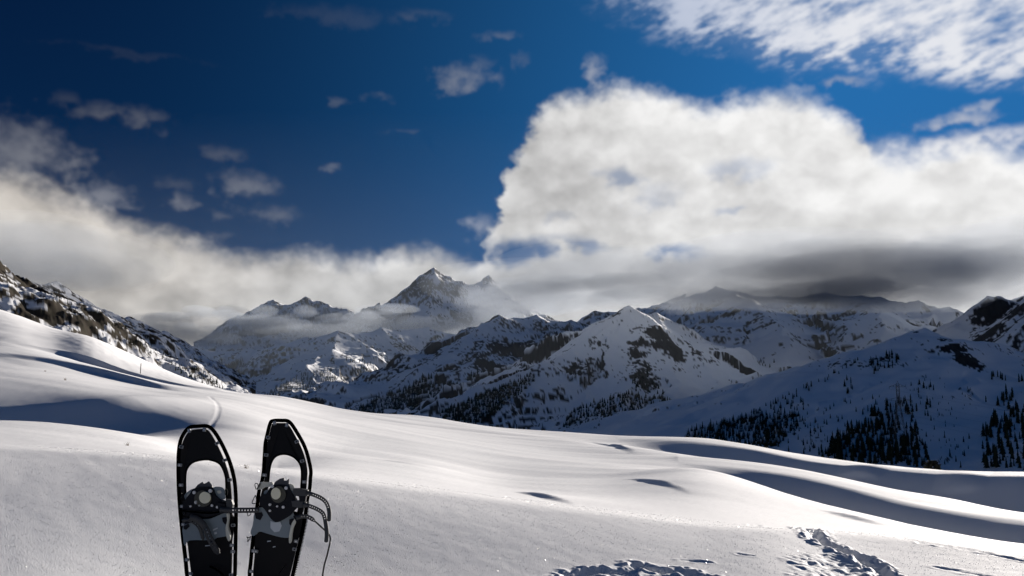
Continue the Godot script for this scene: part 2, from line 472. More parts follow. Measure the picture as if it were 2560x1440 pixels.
# ---------------------------------------------------------------- mountains
func mountain(called: String, label: String, px0: float, px1: float, d0: float, d1: float, cols: int, rows: int, ridges: Array, o: Dictionary) -> void:
	var a0 := azimuth(px0)
	var a1 := azimuth(px1)
	var segs := []   # a, b (xz), ya, yb, slope
	for rd in ridges:
		var q := []
		for p in rd.p: q.append(at(p[0], p[1], p[2]))
		for i in q.size() - 1:
			segs.append([Vector2(q[i].x, q[i].z), Vector2(q[i + 1].x, q[i + 1].z), q[i].y, q[i + 1].y, rd.get("s", 0.7)])
	var sd: int = o.get("seed", 1)
	var scale: float = o.get("scale", 1.0)
	var n_warp := noise(sd, 0.0035 / scale, 3)
	var n_rib := noise(sd + 1, o.get("rib", 0.010), 4, FastNoiseLite.TYPE_SIMPLEX_SMOOTH, FastNoiseLite.FRACTAL_RIDGED)
	var n_det := noise(sd + 2, 0.02 / scale, 5)
	var n_rock := noise(sd + 3, o.get("crag", 0.012), 5)
	var n_spot := noise(sd + 4, o.get("crag", 0.012) * 4.5, 3)
	var reach: float = o.get("reach", 700.0)
	var amp: float = o.get("amp", 40.0)
	var det: float = o.get("det", 5.0)
	var floor_y: float = o.get("floor", -260.0)
	var verts := PackedVector3Array()
	verts.resize(rows * cols)
	var owner_at := PackedVector2Array()   # along and down from the crest that owns the place
	owner_at.resize(rows * cols)
	var starts := []
	var run := 0.0
	for sg in segs:
		starts.append(run)
		run += (sg[1] - sg[0]).length()
	var warp: float = o.get("warp", 35.0) * scale
	for i in rows:
		var d := lerpf(d0, d1, float(i) / (rows - 1))
		for j in cols:
			var a := lerpf(a0, a1, float(j) / (cols - 1))
			var x := sin(a) * d
			var z := -cos(a) * d
			var me := Vector2(x, z)
			me += Vector2(n_warp.get_noise_2d(x, z), n_warp.get_noise_2d(x + 900.0, z)) * warp
			var h := -9999.0
			var best := -9999.0
			var near := 1e9
			var mine := Vector2.ZERO
			for q in segs.size():
				var sg: Array = segs[q]
				var sa: Vector2 = sg[0]
				var ab: Vector2 = sg[1] - sa
				var len2 := ab.length_squared()
				var t := clampf((me - sa).dot(ab) / len2, 0.0, 1.0)
				var off := me.distance_to(sa + ab * t)
				var y: float = lerpf(sg[2], sg[3], t) - sg[4] * reach * (1.0 - exp(-off / reach))
				var near_tie := maxf(1.0 - absf(h - y) / (40.0 * scale), 0.0)
				h = maxf(h, y) + near_tie * near_tie * 10.0 * scale
				if y > best:
					best = y
					var side := 1.0 if ab.cross(me - sa) > 0.0 else -1.0
					mine = Vector2(starts[q] + t * sqrt(len2) + side * 5000.0, off)
				near = minf(near, off)
			var away := smooth(0.0, 200.0 * scale, near)
			h += (n_rib.get_noise_2d(mine.x, mine.y * 0.22) - 0.1 + 0.28 * n_rib.get_noise_2d(mine.x * 3.1 + 700.0, mine.y * 0.8)) * amp * (0.06 + away)
			h += n_det.get_noise_2d(x, z) * det * (0.5 + 0.5 * away)
			verts[i * cols + j] = Vector3(x, maxf(h, floor_y), z)
			owner_at[i * cols + j] = mine
	for pass_no in 1:   # settle the snow in the creases
		for i in range(1, rows - 1):
			for j in range(1, cols - 1):
				var k := i * cols + j
				var mean := (verts[k - 1].y + verts[k + 1].y + verts[k - cols].y + verts[k + cols].y) * 0.25
				if mean > verts[k].y: verts[k].y = lerpf(verts[k].y, mean, 0.6)
	grids[called] = [a0, a1, d0, d1, rows, cols, verts]
	var colors := PackedColorArray()
	colors.resize(rows * cols)
	var snow: Color = o.get("snow", Color(0.87, 0.88, 0.895))
	var rock: Color = o.get("rock", Color(0.050, 0.046, 0.042))
	var bare: float = o.get("bare", 0.0)
	var steep: float = o.get("steep", 1.6)
	var sel := []
	for g in o.get("patches", []):
		var spot = on_mountain(called, g[0], g[1])
		if spot != null: sel.append([spot, g[2], g[3]])
	for i in rows:
		for j in cols:
			var k := i * cols + j
			var v := verts[k]
			var e := verts[i * cols + mini(j + 1, cols - 1)] - verts[i * cols + maxi(j - 1, 0)]
			var f := verts[mini(i + 1, rows - 1) * cols + j] - verts[maxi(i - 1, 0) * cols + j]
			var n := e.cross(f).normalized()
			var sl := sqrt(maxf(1.0 - n.y * n.y, 0.0)) / maxf(n.y, 0.15)
			var u := owner_at[k]
			var m := n_rock.get_noise_2d(u.x, u.y * 0.4) * 0.8 + 0.75 * n_spot.get_noise_3d(v.x, v.y, v.z) + (sl - 0.75) * steep * 0.4 + bare
			for g in sel:   # outcrops: [place, radius, strength]
				var q: float = v.distance_to(g[0]) / g[1]
				if q < 1.6: m += g[2] * (1.0 - smooth(0.3, 1.6, q))
			var r := smooth(0.24, 0.33, m)
			var tone := 0.75 + 0.5 * n_spot.get_noise_3d(v.x * 2.0, v.y * 2.0, v.z * 2.0)
			colors[k] = snow.lerp(rock * tone, r)
	var mat := StandardMaterial3D.new()
	mat.vertex_color_use_as_albedo = true
	mat.roughness = 0.9
	mat.metallic_specular = 0.2
	var node := put(called, grid_mesh(verts, rows, cols, colors), mat)
	tag(node, label, "", "", "structure")
	grids[called] = [a0, a1, d0, d1, rows, cols, verts]

func on_mountain(called: String, px: float, py: float) -> Variant:   # the first point of that mountain behind the pixel
	var g: Array = grids[called]
	var dir := ray(px, py)
	var a := atan2(dir.x, -dir.z)
	var t := dir.y / Vector2(dir.x, dir.z).length()
	var cols: int = g[5]
	var j := roundi((a - g[0]) / (g[1] - g[0]) * (cols - 1))
	if j < 0 or j >= cols: return null
	var verts: PackedVector3Array = g[6]
	for i in g[4]:
		var v := verts[i * cols + j]
		if v.y >= t * Vector2(v.x, v.z).length(): return v
	return null

func build_mountains() -> void:
	mountain("left_mountain", "sunlit rocky mountain flank behind the left snow slope", -260, 640, 290, 900, 340, 380, [
		{"p": [[-420, 420, 384], [-200, 620, 432], [60, 702, 540], [130, 712, 576], [180, 738, 600], [240, 778, 630], [330, 800, 690], [400, 835, 732], [440, 870, 756], [480, 912, 780], [525, 958, 816], [560, 992, 852]], "s": 0.62},
		], {"seed": 101, "amp": 3.5, "det": 3.0, "bare": 0.24, "rock": Color(0.06, 0.052, 0.04), "reach": 560.0, "scale": 0.25, "rib": 0.03, "crag": 0.03})
	mountain("far_range", "distant rocky crests rising out of the cloud", 480, 1420, 5900, 8200, 360, 130, [
		{"p": [[560, 800, 7600], [650, 765, 7500], [680, 752, 7500], [720, 765, 7500], [765, 745, 7500], [800, 758, 7500], [870, 775, 7400], [930, 798, 7400], [985, 768, 7200], [1030, 725, 7100], [1060, 695, 7050], [1092, 677, 7000], [1125, 700, 7000], [1150, 712, 7000], [1180, 716, 7000], [1200, 703, 7000], [1217, 690, 7000], [1240, 715, 7000], [1320, 770, 7000]], "s": 0.85},
		{"p": [[1092, 677, 7000], [1075, 750, 6500], [1060, 840, 6000]], "s": 0.8},
		{"p": [[1150, 712, 7000], [1170, 780, 6600], [1190, 840, 6200]], "s": 0.8},
		], {"seed": 111, "amp": 90.0, "det": 24.0, "bare": 0.16, "scale": 1.6, "reach": 1800.0, "rib": 0.004, "crag": 0.008, "rock": Color(0.075, 0.075, 0.08)})
	mountain("middle_mountain", "snowy mountain with a sunlit patch in the valley centre", 380, 1240, 3000, 5400, 330, 200, [
		{"p": [[280, 780, 5200], [430, 845, 5000], [520, 880, 4800], [620, 876, 4700], [700, 866, 4600], [760, 848, 4500], [850, 836, 4400], [960, 826, 4600], [1060, 822, 4800], [1160, 840, 4700], [1250, 850, 4600]], "s": 0.6},
		{"p": [[960, 826, 4600], [1000, 900, 4300], [1060, 960, 4000], [1100, 1010, 3700]], "s": 0.5},
		{"p": [[850, 836, 4400], [820, 880, 4000], [770, 920, 3700], [700, 968, 3400], [640, 1010, 3100]], "s": 0.45},
		], {"seed": 121, "amp": 60.0, "det": 6.0, "bare": 0.02, "scale": 1.3, "rib": 0.006, "crag": 0.010, "reach": 1300.0})
	mountain("valley_ridge_mountain", "shaded snow ridge with rock ribs in the centre right", 640, 1720, 1950, 3800, 340, 220, [
		{"p": [[640, 1250, 2000], [760, 1140, 2120], [820, 1062, 2200], [860, 1035, 2300], [960, 985, 2450], [1060, 922, 2600], [1160, 850, 2800], [1200, 815, 2900], [1240, 798, 3000], [1330, 792, 3150], [1420, 806, 3300], [1500, 815, 3400], [1620, 770, 3600], [1720, 730, 3700]], "s": 0.62},
		{"p": [[1240, 798, 3000], [1215, 870, 2750], [1180, 930, 2550], [1210, 1000, 2300], [1180, 1060, 2050]], "s": 0.62},
		], {"seed": 131, "amp": 60.0, "det": 8.0, "bare": 0.05, "scale": 1.0, "rib": 0.010, "crag": 0.013, "reach": 1000.0, "patches": [[1190, 905, 50, 0.5], [1225, 930, 46, 0.5], [1200, 880, 36, 0.4], [1280, 890, 70, 0.3], [1340, 860, 70, 0.3], [1100, 925, 40, 0.3]]})
	mountain("pyramid_mountain", "broad shaded snow peak with dark crags below the cloud", 960, 2120, 1350, 3000, 430, 260, [
		{"p": [[960, 1075, 1700], [1100, 1007, 1750], [1200, 970, 1800], [1350, 913, 1900], [1480, 848, 2050], [1530, 803, 2150], [1575, 772, 2200], [1640, 792, 2250], [1700, 818, 2320], [1770, 860, 2400], [1860, 910, 2500]], "s": 0.72},
		{"p": [[1565, 780, 2200], [1592, 850, 2050], [1600, 925, 1900], [1560, 1000, 1700], [1480, 1080, 1500]], "s": 0.62},
		{"p": [[1640, 792, 2250], [1720, 880, 2080], [1790, 965, 1900], [1800, 1060, 1650]], "s": 0.62},
		], {"seed": 141, "amp": 50.0, "det": 5.0, "bare": -0.05, "scale": 0.8, "rib": 0.008, "crag": 0.016, "reach": 900.0,
			"patches": [[1588, 860, 22, 0.6], [1592, 885, 26, 0.6], [1600, 915, 34, 0.7], [1610, 945, 36, 0.7], [1622, 975, 26, 0.6], [1640, 830, 34, 0.6], [1660, 855, 40, 0.7], [1684, 880, 36, 0.7], [1700, 905, 24, 0.6], [1722, 862, 22, 0.5], [1744, 880, 18, 0.5], [1650, 900, 22, 0.5], [1480, 900, 34, 0.35], [1440, 935, 40, 0.4], [1380, 985, 36, 0.4], [1330, 1010, 36, 0.35], [1510, 868, 24, 0.4], [1540, 800, 20, 0.3]]})
	mountain("clouded_mountain", "snow bowl of a mountain whose top is lost in cloud", 1380, 3000, 2050, 3900, 400, 170, [
		{"p": [[1380, 840, 3700], [1500, 780, 3650], [1600, 775, 3600], [1700, 748, 3500], [1790, 722, 3400], [1860, 738, 3400], [1950, 742, 3350], [2050, 736, 3300], [2200, 748, 3200], [2300, 760, 3150], [2380, 775, 3100], [2450, 790, 3050], [2540, 800, 3000], [2640, 700, 2900], [2720, 660, 2900], [2850, 710, 2900], [3000, 740, 2900]], "s": 0.8},
		{"p": [[1830, 732, 3400], [1900, 760, 2900], [1960, 850, 2500], [1990, 950, 2150]], "s": 0.6},
		{"p": [[2150, 744, 3250], [2200, 780, 2800], [2200, 850, 2450]], "s": 0.6},
		], {"seed": 151, "amp": 60.0, "det": 5.0, "bare": -0.06, "scale": 1.1, "rib": 0.007, "crag": 0.010, "reach": 800.0, "patches": [[1880, 800, 60, 0.4], [1950, 775, 60, 0.4], [2010, 762, 50, 0.4], [2110, 790, 40, 0.35], [1830, 780, 50, 0.4]]})
	mountain("crag_mountain", "dark blue shaded crag at the right edge", 2260, 3900, 1500, 2500, 330, 140, [
		{"p": [[2290, 900, 2350], [2380, 832, 2250], [2440, 788, 2200], [2480, 755, 2150], [2512, 744, 2120], [2560, 766, 2100], [2650, 690, 2000], [2740, 660, 1950], [2830, 690, 1850], [3000, 715, 1750], [3300, 720, 1650], [3900, 740, 1600]], "s": 0.9},
		{"p": [[2480, 755, 2150], [2450, 850, 2000], [2480, 930, 1800]], "s": 0.7},
		], {"seed": 161, "amp": 46.0, "det": 6.0, "bare": -0.02, "scale": 0.9, "rib": 0.009, "crag": 0.015, "reach": 800.0, "patches": [[2430, 900, 50, 0.6], [2455, 850, 40, 0.6], [2475, 800, 36, 0.6], [2405, 870, 30, 0.5], [2500, 770, 30, 0.6], [2540, 775, 30, 0.5], [2520, 830, 26, 0.4]]})
	mountain("tree_hill", "near snow dome dotted with conifers on the right", 1380, 3000, 620, 1650, 480, 230, [
		{"p": [[1380, 1260, 1050], [1560, 1180, 1100], [1650, 1128, 1150], [1760, 1082, 1200], [1850, 1040, 1250], [2000, 972, 1330], [2150, 892, 1420], [2230, 850, 1470], [2300, 830, 1500], [2350, 846, 1480], [2400, 892, 1450], [2470, 936, 1420], [2560, 955, 1400], [2800, 960, 1380], [3000, 940, 1380]], "s": 0.42},
		{"p": [[2300, 830, 1500], [2285, 960, 1250], [2260, 1080, 1050], [2200, 1200, 850]], "s": 0.34},
		{"p": [[2560, 955, 1400], [2560, 1050, 1150], [2560, 1180, 850]], "s": 0.34},
		], {"seed": 171, "amp": 10.0, "det": 0.8, "bare": -0.14, "scale": 0.5, "rib": 0.006, "crag": 0.03, "reach": 900.0, "warp": 70.0, "patches": [[2362, 850, 14, 0.8], [2385, 872, 17, 0.9], [2408, 893, 18, 0.9], [2432, 912, 20, 0.9], [2452, 930, 16, 0.8], [2200, 900, 14, 0.5], [2480, 945, 12, 0.6]]})

# ---------------------------------------------------------------- low cloud
func cloud(label: String, parts: Array) -> void:   # parts: [density, puffs]; a puff: picture place, distance, half width, half height, half depth
	var o := Node3D.new()
	o.name = numbered("cloud")
	add_child(o)
	tag(o, label, "cloud")
	for p in parts:
		var m := FogMaterial.new()
		m.density = p[0]
		m.albedo = Color(0.90, 0.945, 1.0)
		for b in p[1]:
			var f := FogVolume.new()
			f.name = "puff"
			f.shape = RenderingServer.FOG_VOLUME_SHAPE_ELLIPSOID
			f.size = Vector3(b[3], b[4], b[5]) * 2.0
			f.material = m
			o.add_child(f, true)
			f.position = at(b[0], b[1], b[2])
			f.rotation = Vector3(0, rng.randf_range(-0.4, 0.4), rng.randf_range(-0.10, 0.10))

func puff_row(n: int, px0: float, px1: float, y0: float, y1: float, d0: float, d1: float, w0: float, w1: float, h0: float, h1: float) -> Array:
	var out := []
	for i in n:
		var w := rng.randf_range(w0, w1)
		out.append([lerpf(px0, px1, (i + rng.randf()) / n), rng.randf_range(y0, y1), rng.randf_range(d0, d1), w, rng.randf_range(h0, h1), w * rng.randf_range(0.45, 0.75)])
	return out

func build_clouds() -> void:
	var haze := FogVolume.new()   # the valley's thin winter haze
	haze.name = "valley_haze"
	haze.shape = RenderingServer.FOG_VOLUME_SHAPE_BOX
	haze.size = Vector3(7000, 640, 5600)
	var air := FogMaterial.new()
	air.density = 0.000036
	air.albedo = Color(0.88, 0.94, 1.0)
	haze.material = air
	add_child(haze)
	haze.position = Vector3(0, 60, -3950)
	tag(haze, "thin blue haze filling the valley between the mountains", "haze", "", "stuff")
	cloud("grey cloud deck trailing from the broad peak towards the pointed far peak", [
		[0.0008, puff_row(9, 1180, 1760, 670, 715, 1900, 2200, 130, 260, 36, 62)],
		[0.0028, puff_row(26, 1220, 1760, 695, 768, 1850, 2200, 50, 110, 14, 30)]])
	cloud("thin grey cloud filling the gap right of the pointed far peak", [
		[0.0008, puff_row(7, 1200, 1600, 720, 780, 3900, 4500, 160, 300, 50, 90)],
		[0.0022, puff_row(12, 1190, 1560, 720, 790, 3900, 4400, 70, 130, 24, 46)]])
	cloud("dark grey cloud deck hiding the tops of the right mountains", [
		[0.0014, puff_row(8, 1760, 2280, 630, 705, 1780, 2050, 220, 320, 46, 76)],
		[0.0020, puff_row(11, 1700, 2260, 712, 756, 1740, 2000, 90, 180, 18, 34)]])
	cloud("darkest cloud at the right edge, behind the dark crag", [
		[0.0016, puff_row(7, 2280, 2580, 600, 700, 2500, 2850, 180, 240, 66, 100)],
		[0.0026, puff_row(9, 2340, 2600, 640, 750, 2450, 2750, 70, 120, 34, 60)]])
	cloud("pale cloud bank lying before the pointed far peak", [
		[0.0014, puff_row(16, 360, 1280, 800, 850, 5000, 5300, 180, 340, 44, 84)],
		[0.0030, puff_row(62, 340, 1290, 778, 850, 5000, 5300, 45, 130, 20, 48)]])
	cloud("ragged cloud wrapped round the far peak's right shoulder", [
		[0.0016, puff_row(8, 1190, 1420, 725, 790, 5500, 6100, 140, 260, 50, 90)],
		[0.0032, puff_row(16, 1170, 1400, 715, 800, 5500, 6000, 60, 130, 26, 56)]])
	cloud("low cloud trailing over the dark crest left of the far peak", [
		[0.0022, puff_row(22, 560, 1010, 768, 812, 5500, 6000, 70, 170, 22, 46)]])
	cloud("bright cloud swallowing the top of the left mountain", [
		[0.0030, puff_row(8, -200, 240, 615, 680, 480, 620, 30, 60, 10, 18)],
		[0.0060, puff_row(16, -220, 250, 640, 700, 480, 620, 10, 26, 5, 10)]])

# ---------------------------------------------------------------- snowshoes
var shoe_base := Vector3.ZERO
const SHOE_Z := 2.85

func on_shoe(px: float, py: float, dz := 0.0) -> Vector3:   # a place on the upright plane the snowshoes stand in, dz towards the eye
	var r := ray(px, py)
	var p := r * (SHOE_Z / -r.z)
	var up := p.y - shoe_base.y
	return p + Vector3(0, 0, dz - 0.20 * pow(maxf(up - 0.42, 0.0), 1.5) * 2.0) - shoe_base

func rounded(points: Array, closed: bool, n := 5) -> Array:   # Catmull-Rom through picture places
	var out := []
	var c := points.size()
	for i in (c if closed else c - 1):
		var p0: Vector2 = points[(i - 1 + c) % c] if closed else points[maxi(i - 1, 0)]
		var p1: Vector2 = points[i]
		var p2: Vector2 = points[(i + 1) % c]
		var p3: Vector2 = points[(i + 2) % c] if closed else points[mini(i + 2, c - 1)]
		for k in n: out.append(p1.cubic_interpolate(p2, p0, p3, float(k) / n))
	if not closed: out.append(points[c - 1])
	return out

func v2(flat: Array) -> Array:
	var out := []
	for i in range(0, flat.size(), 2): out.append(Vector2(flat[i], flat[i + 1]))
	return out

func slab(points: Array, front: float, thick: float) -> ArrayMesh:   # a plate cut to an outline of picture places
	var poly := PackedVector2Array(points)
	if Geometry2D.is_polygon_clockwise(poly): poly.reverse()
	var tri := Geometry2D.triangulate_polygon(poly)
	var st := SurfaceTool.new()
	st.begin(Mesh.PRIMITIVE_TRIANGLES)
	st.set_smooth_group(-1)
	var edge := minf(thick * 0.35, 0.0012)
	var mid := Vector2.ZERO
	for p in poly: mid += p
	mid /= poly.size()
	for k in range(0, tri.size(), 3):
		for m in [0, 1, 2]: st.add_vertex(on_shoe(poly[tri[k + m]].x, poly[tri[k + m]].y, front))
		for m in [0, 2, 1]: st.add_vertex(on_shoe(poly[tri[k + m]].x, poly[tri[k + m]].y, front - thick))
	for i in poly.size():
		var a := poly[i]
		var b := poly[(i + 1) % poly.size()]
		var q := [on_shoe(a.x, a.y, front), on_shoe(b.x, b.y, front), on_shoe(b.x, b.y, front - thick), on_shoe(a.x, a.y, front - thick)]
		for m in [0, 2, 1, 0, 3, 2]: st.add_vertex(q[m])
	st.generate_normals()
	return st.commit()

func tube(path: Array, radius: float, closed := false, sides := 10, flat := 1.0) -> ArrayMesh:   # path in local metres
	var st := SurfaceTool.new()
	st.begin(Mesh.PRIMITIVE_TRIANGLES)
	var n := path.size()
	var rings := []
	for i in n:
		var t: Vector3 = (path[(i + 1) % n if closed else mini(i + 1, n - 1)] - path[(i - 1 + n) % n if closed else maxi(i - 1, 0)]).normalized()
		var side := t.cross(Vector3(0, 0, 1) if absf(t.z) < 0.9 else Vector3(0, 1, 0)).normalized()
		var up := side.cross(t).normalized()
		var ring := []
		for k in sides:
			var a := TAU * k / sides
			var off := side * cos(a) * radius + up * sin(a) * radius * flat
			ring.append([path[i] + off, off.normalized()])
		rings.append(ring)
	for i in (n if closed else n - 1):
		var r0: Array = rings[i]
		var r1: Array = rings[(i + 1) % n]
		for k in sides:
			var k1 := (k + 1) % sides
			for v in [r0[k], r1[k], r0[k1], r0[k1], r1[k], r1[k1]]:
				st.set_normal(v[1])
				st.add_vertex(v[0])
	if not closed:
		for e in [0, n - 1]:
			var rr: Array = rings[e]
			for k in range(1, sides - 1):
				var seq := [rr[0], rr[k], rr[k + 1]] if e == 0 else [rr[0], rr[k + 1], rr[k]]
				for v in seq:
					st.set_normal((path[0] - path[1]).normalized() if e == 0 else (path[n - 1] - path[n - 2]).normalized())
					st.add_vertex(v[0])
	return st.commit()

func shoe_path(points: Array, dz: float) -> Array:
	var out := []
	for p in points: out.append(on_shoe(p.x, p.y, dz))
	return out

func box_into(st: SurfaceTool, t: Transform3D, size: Vector3) -> void:
	var b := BoxMesh.new()
	b.size = size
	st.append_from(b, 0, t)

func strap_mesh(points: Array, width: float, thick: float, holes_from: float, holes_to: float, pitch: float) -> ArrayMesh:   # a ribbon with punched holes; width lies in the picture plane
	var st := SurfaceTool.new()
	st.begin(Mesh.PRIMITIVE_TRIANGLES)
	var n := points.size()
	var run := [0.0]
	for i in range(1, n): run.append(run[i - 1] + points[i].distance_to(points[i - 1]))
	var total: float = run[n - 1]
	var place := func(d: float) -> Array:
		var i := 1
		while i < n - 1 and run[i] < d: i += 1
		var f: float = (d - run[i - 1]) / maxf(run[i] - run[i - 1], 1e-6)
		var p: Vector3 = points[i - 1].lerp(points[i], clampf(f, 0.0, 1.0))
		var t0: Vector3 = (points[i] - points[maxi(i - 2, 0)]).normalized()
		var t1: Vector3 = (points[mini(i + 1, n - 1)] - points[i - 1]).normalized()
		return [p, t0.lerp(t1, clampf(f, 0.0, 1.0)).normalized()]
	var piece := func(d0: float, d1: float, s0: float, s1: float) -> void:
		var q := []
		for d in [d0, d1]:
			var pl: Array = place.call(d)
			var t: Vector3 = pl[1]
			var side := t.cross(Vector3(0, 0, 1)).normalized()
			var nrm := side.cross(t).normalized()
			var w := width * (0.45 if d > total - 0.001 else 1.0)
			for s in [s0, s1]:
				for z in [0.5, -0.5]: q.append(pl[0] + side * s * w * 0.5 + nrm * z * thick)
		for f in [[0, 4, 6, 2], [1, 3, 7, 5], [0, 1, 5, 4], [2, 6, 7, 3], [0, 2, 3, 1], [4, 5, 7, 6]]:
			for k in [0, 2, 1, 0, 3, 2]: st.add_vertex(q[f[k]])
	var d := 0.0
	while d < total - 1e-4:
		var holed := d >= holes_from * total and d < holes_to * total
		var d1 := minf(d + pitch, total)
		if holed:
			var h0 := d + (d1 - d) * 0.3
			var h1 := d + (d1 - d) * 0.75
			piece.call(d, d1, -1.0, -0.28)
			piece.call(d, d1, 0.28, 1.0)
			piece.call(d, h0, -0.28, 0.28)
			piece.call(h1, d1, -0.28, 0.28)
		else:
			piece.call(d, d1, -1.0, 1.0)
		d = d1
	st.set_smooth_group(-1)
	st.generate_normals()
	return st.commit()

func disc(px: float, py: float, rx: float, ry: float, dz: float, thick: float) -> ArrayMesh:
	var pts := []
	for k in 20: pts.append(Vector2(px + cos(TAU * k / 20.0) * rx, py + sin(TAU * k / 20.0) * ry))
	return slab(pts, dz, thick)

func snowshoe(label: String, base_px: float, d: Dictionary) -> void:
	var g := ground(base_px, 1489.0, 6.0)
	var r := ray(base_px, 1489.0)
	shoe_base = Vector3(r.x * SHOE_Z / -r.z, 0, -SHOE_Z)
	var az := atan2(shoe_base.x, SHOE_Z)
	shoe_base.y = height(profile(az), Vector2(shoe_base.x, shoe_base.z).length())
	var root := Node3D.new()
	root.name = numbered("snowshoe")
	add_child(root)
	root.position = shoe_base
	tag(root, label, "snowshoe", "pair of snowshoes stuck in the snow")
	var frame_mat := matt(Color(0.034, 0.030, 0.026), 0.3)
	frame_mat.metallic_specular = 0.9
	frame_mat.clearcoat_enabled = true
	frame_mat.clearcoat = 1.0
	frame_mat.clearcoat_roughness = 0.1
	var deck_mat := matt(Color(0.011, 0.011, 0.012), 0.75)
	deck_mat.metallic_specular = 0.2
	deck_mat.roughness = 0.6
	var weave := Image.create(64, 64, false, Image.FORMAT_RGB8)
	for y in 64:
		for x in 64:
			var over := ((x / 8) + (y / 8)) % 2 == 0
			var v := 0.5 + 0.5 * (sin(PI * (x % 8 + 0.5) / 8.0) if over else sin(PI * (y % 8 + 0.5) / 8.0) * 0.8)
			weave.set_pixel(x, y, Color(v, v, v))
	deck_mat.heightmap_enabled = true
	deck_mat.heightmap_texture = ImageTexture.create_from_image(weave)
	deck_mat.heightmap_scale = 0.06
	deck_mat.uv1_triplanar = true
	deck_mat.uv1_scale = Vector3.ONE * 40.0
	var clip_mat := matt(Color(0.19, 0.20, 0.21), 0.45)
	var rivet_mat := matt(Color(0.45, 0.46, 0.48), 0.35, 0.4)
	var plate_mat := matt(Color(0.14, 0.18, 0.21), 0.4)
	plate_mat.backlight_enabled = true
	plate_mat.backlight = Color(0.25, 0.28, 0.3)
	var dark_mat := matt(Color(0.008, 0.009, 0.013), 0.5)
	dark_mat.metallic_specular = 0.22
	var navy_mat := matt(Color(0.010, 0.013, 0.026), 0.4)
	var rubber_mat := matt(Color(0.022, 0.024, 0.028), 0.6)
	var cream_mat := matt(Color(0.74, 0.72, 0.56), 0.5)
	cream_mat.backlight_enabled = true
	cream_mat.backlight = Color(0.6, 0.58, 0.45)
	var pale_mat := matt(Color(0.46, 0.46, 0.40), 0.45)
	var outline := rounded(v2(d.outline), true, 6)
	var fr := put("frame", tube(shoe_path(outline, 0.0), 0.0062, true, 10, 1.25), frame_mat, root)
	if d.has("teeth"):   # the saw-toothed rail along one side
		var st := SurfaceTool.new()
		st.begin(Mesh.PRIMITIVE_TRIANGLES)
		var rail := rounded(v2(d.teeth), false, 14)
		for i in range(0, rail.size() - 1):
			var a := on_shoe(rail[i].x, rail[i].y, -0.012)
			var b := on_shoe(rail[i + 1].x, rail[i + 1].y, -0.012)
			var c := (a + b) * 0.5 + Vector3(0.0055, 0, -0.004)
			var back := Vector3(-0.012, 0, -0.004)
			for v in [a, c, b, a + back, b + back, c + back, a, b, b + back, a, b + back, a + back, a, a + back, c + back, a, c + back, c, c, c + back, b + back, c, b + back, b]: st.add_vertex(v)
		st.set_smooth_group(-1)
		st.generate_normals()
		put("traction_rail", st.commit(), dark_mat, fr)
	# deck: the panel follows the tube a finger's width inside it
	put("toe_deck", slab(rounded(v2(d.toe), true, 4), 0.002, 0.003), deck_mat, root)
	var toe_edge := []
	for p in rounded(v2(d.arch), false, 5): toe_edge.append(on_shoe(p.x, p.y, 0.001))
	put("deck_binding", tube(toe_edge, 0.0032, false, 8), matt(Color(0.026, 0.026, 0.028), 0.55), root)
	put("heel_deck", slab(rounded(v2(d.heel), true, 3), -0.002, 0.003), deck_mat, root)
	for c in d.clips:
		var st := SurfaceTool.new()
		st.begin(Mesh.PRIMITIVE_TRIANGLES)
		var a: float = deg_to_rad(c[2])
		var pts := []
		for q in [[-6, -3], [-5, -4.4], [5, -4.4], [6, -3], [6, 3], [5, 4.4], [-5, 4.4], [-6, 3]]: pts.append(Vector2(c[0], c[1]) + Vector2(q[0], q[1]).rotated(a) * 0.86)
		var cl := put("clip", slab(pts, 0.010, 0.004), clip_mat, root)
		put("rivet", disc(c[0], c[1], 2.0, 2.0, 0.0125, 0.003), rivet_mat if c[3] else dark_mat, cl)
	var bind := put("binding", slab(rounded(v2(d.body), true, 3), 0.030, 0.022), dark_mat, root)
	var cr := put("toe_crampon", slab(v2(d.crampon), 0.022, 0.004), navy_mat, root)
	for w in d.wings: put("wing", slab(rounded(v2(w), true, 3), 0.020, 0.004), plate_mat, bind)
	for w in d.pale: put("wing", slab(rounded(v2(w), true, 3), 0.021, 0.004), pale_mat, bind)
	var b: Array = d.boss
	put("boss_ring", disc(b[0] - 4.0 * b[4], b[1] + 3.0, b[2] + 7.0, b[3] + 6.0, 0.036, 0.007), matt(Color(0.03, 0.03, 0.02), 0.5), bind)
	put("boss", disc(b[0], b[1], b[2], b[3], 0.041, 0.006), cream_mat, bind)
	for q in d.rivets: put("rivet", disc(q[0], q[1], q[2], q[2], 0.036, 0.007), rivet_mat, bind)
	var pl := put("heel_plate", slab(rounded(v2(d.plate), true, 3), 0.016, 0.004), plate_mat, root)
	for q in d.cuts: put("pad", slab(v2(q), 0.020, 0.004), dark_mat, pl)
	for q in d.print: put("mark", slab(v2(q), 0.0185, 0.003), matt(Color(0.42, 0.46, 0.5), 0.6), pl)
	for q in d.edge: put("side_guard", slab(rounded(v2(q), true, 3), 0.024, 0.012), pale_mat, pl)
	for q in d.buckles: put("buckle", slab(v2(q), 0.038, 0.016), rubber_mat if q.size() > 8 else dark_mat, root)
	for q in d.loops:   # open wire loops and levers
		put("buckle_loop", tube(shoe_path(rounded(v2(q), true, 3), 0.030), 0.0014, true, 6), clip_mat, root)
	for q in d.straps:
		var path := []
		var line := rounded(v2(q[0]), false, 6)
		for i in line.size(): path.append(on_shoe(line[i].x, line[i].y, lerpf(q[1], q[2], float(i) / (line.size() - 1))))
		put("strap", strap_mesh(path, q[3], 0.0028, q[4], q[5], q[6]), rubber_mat, root)
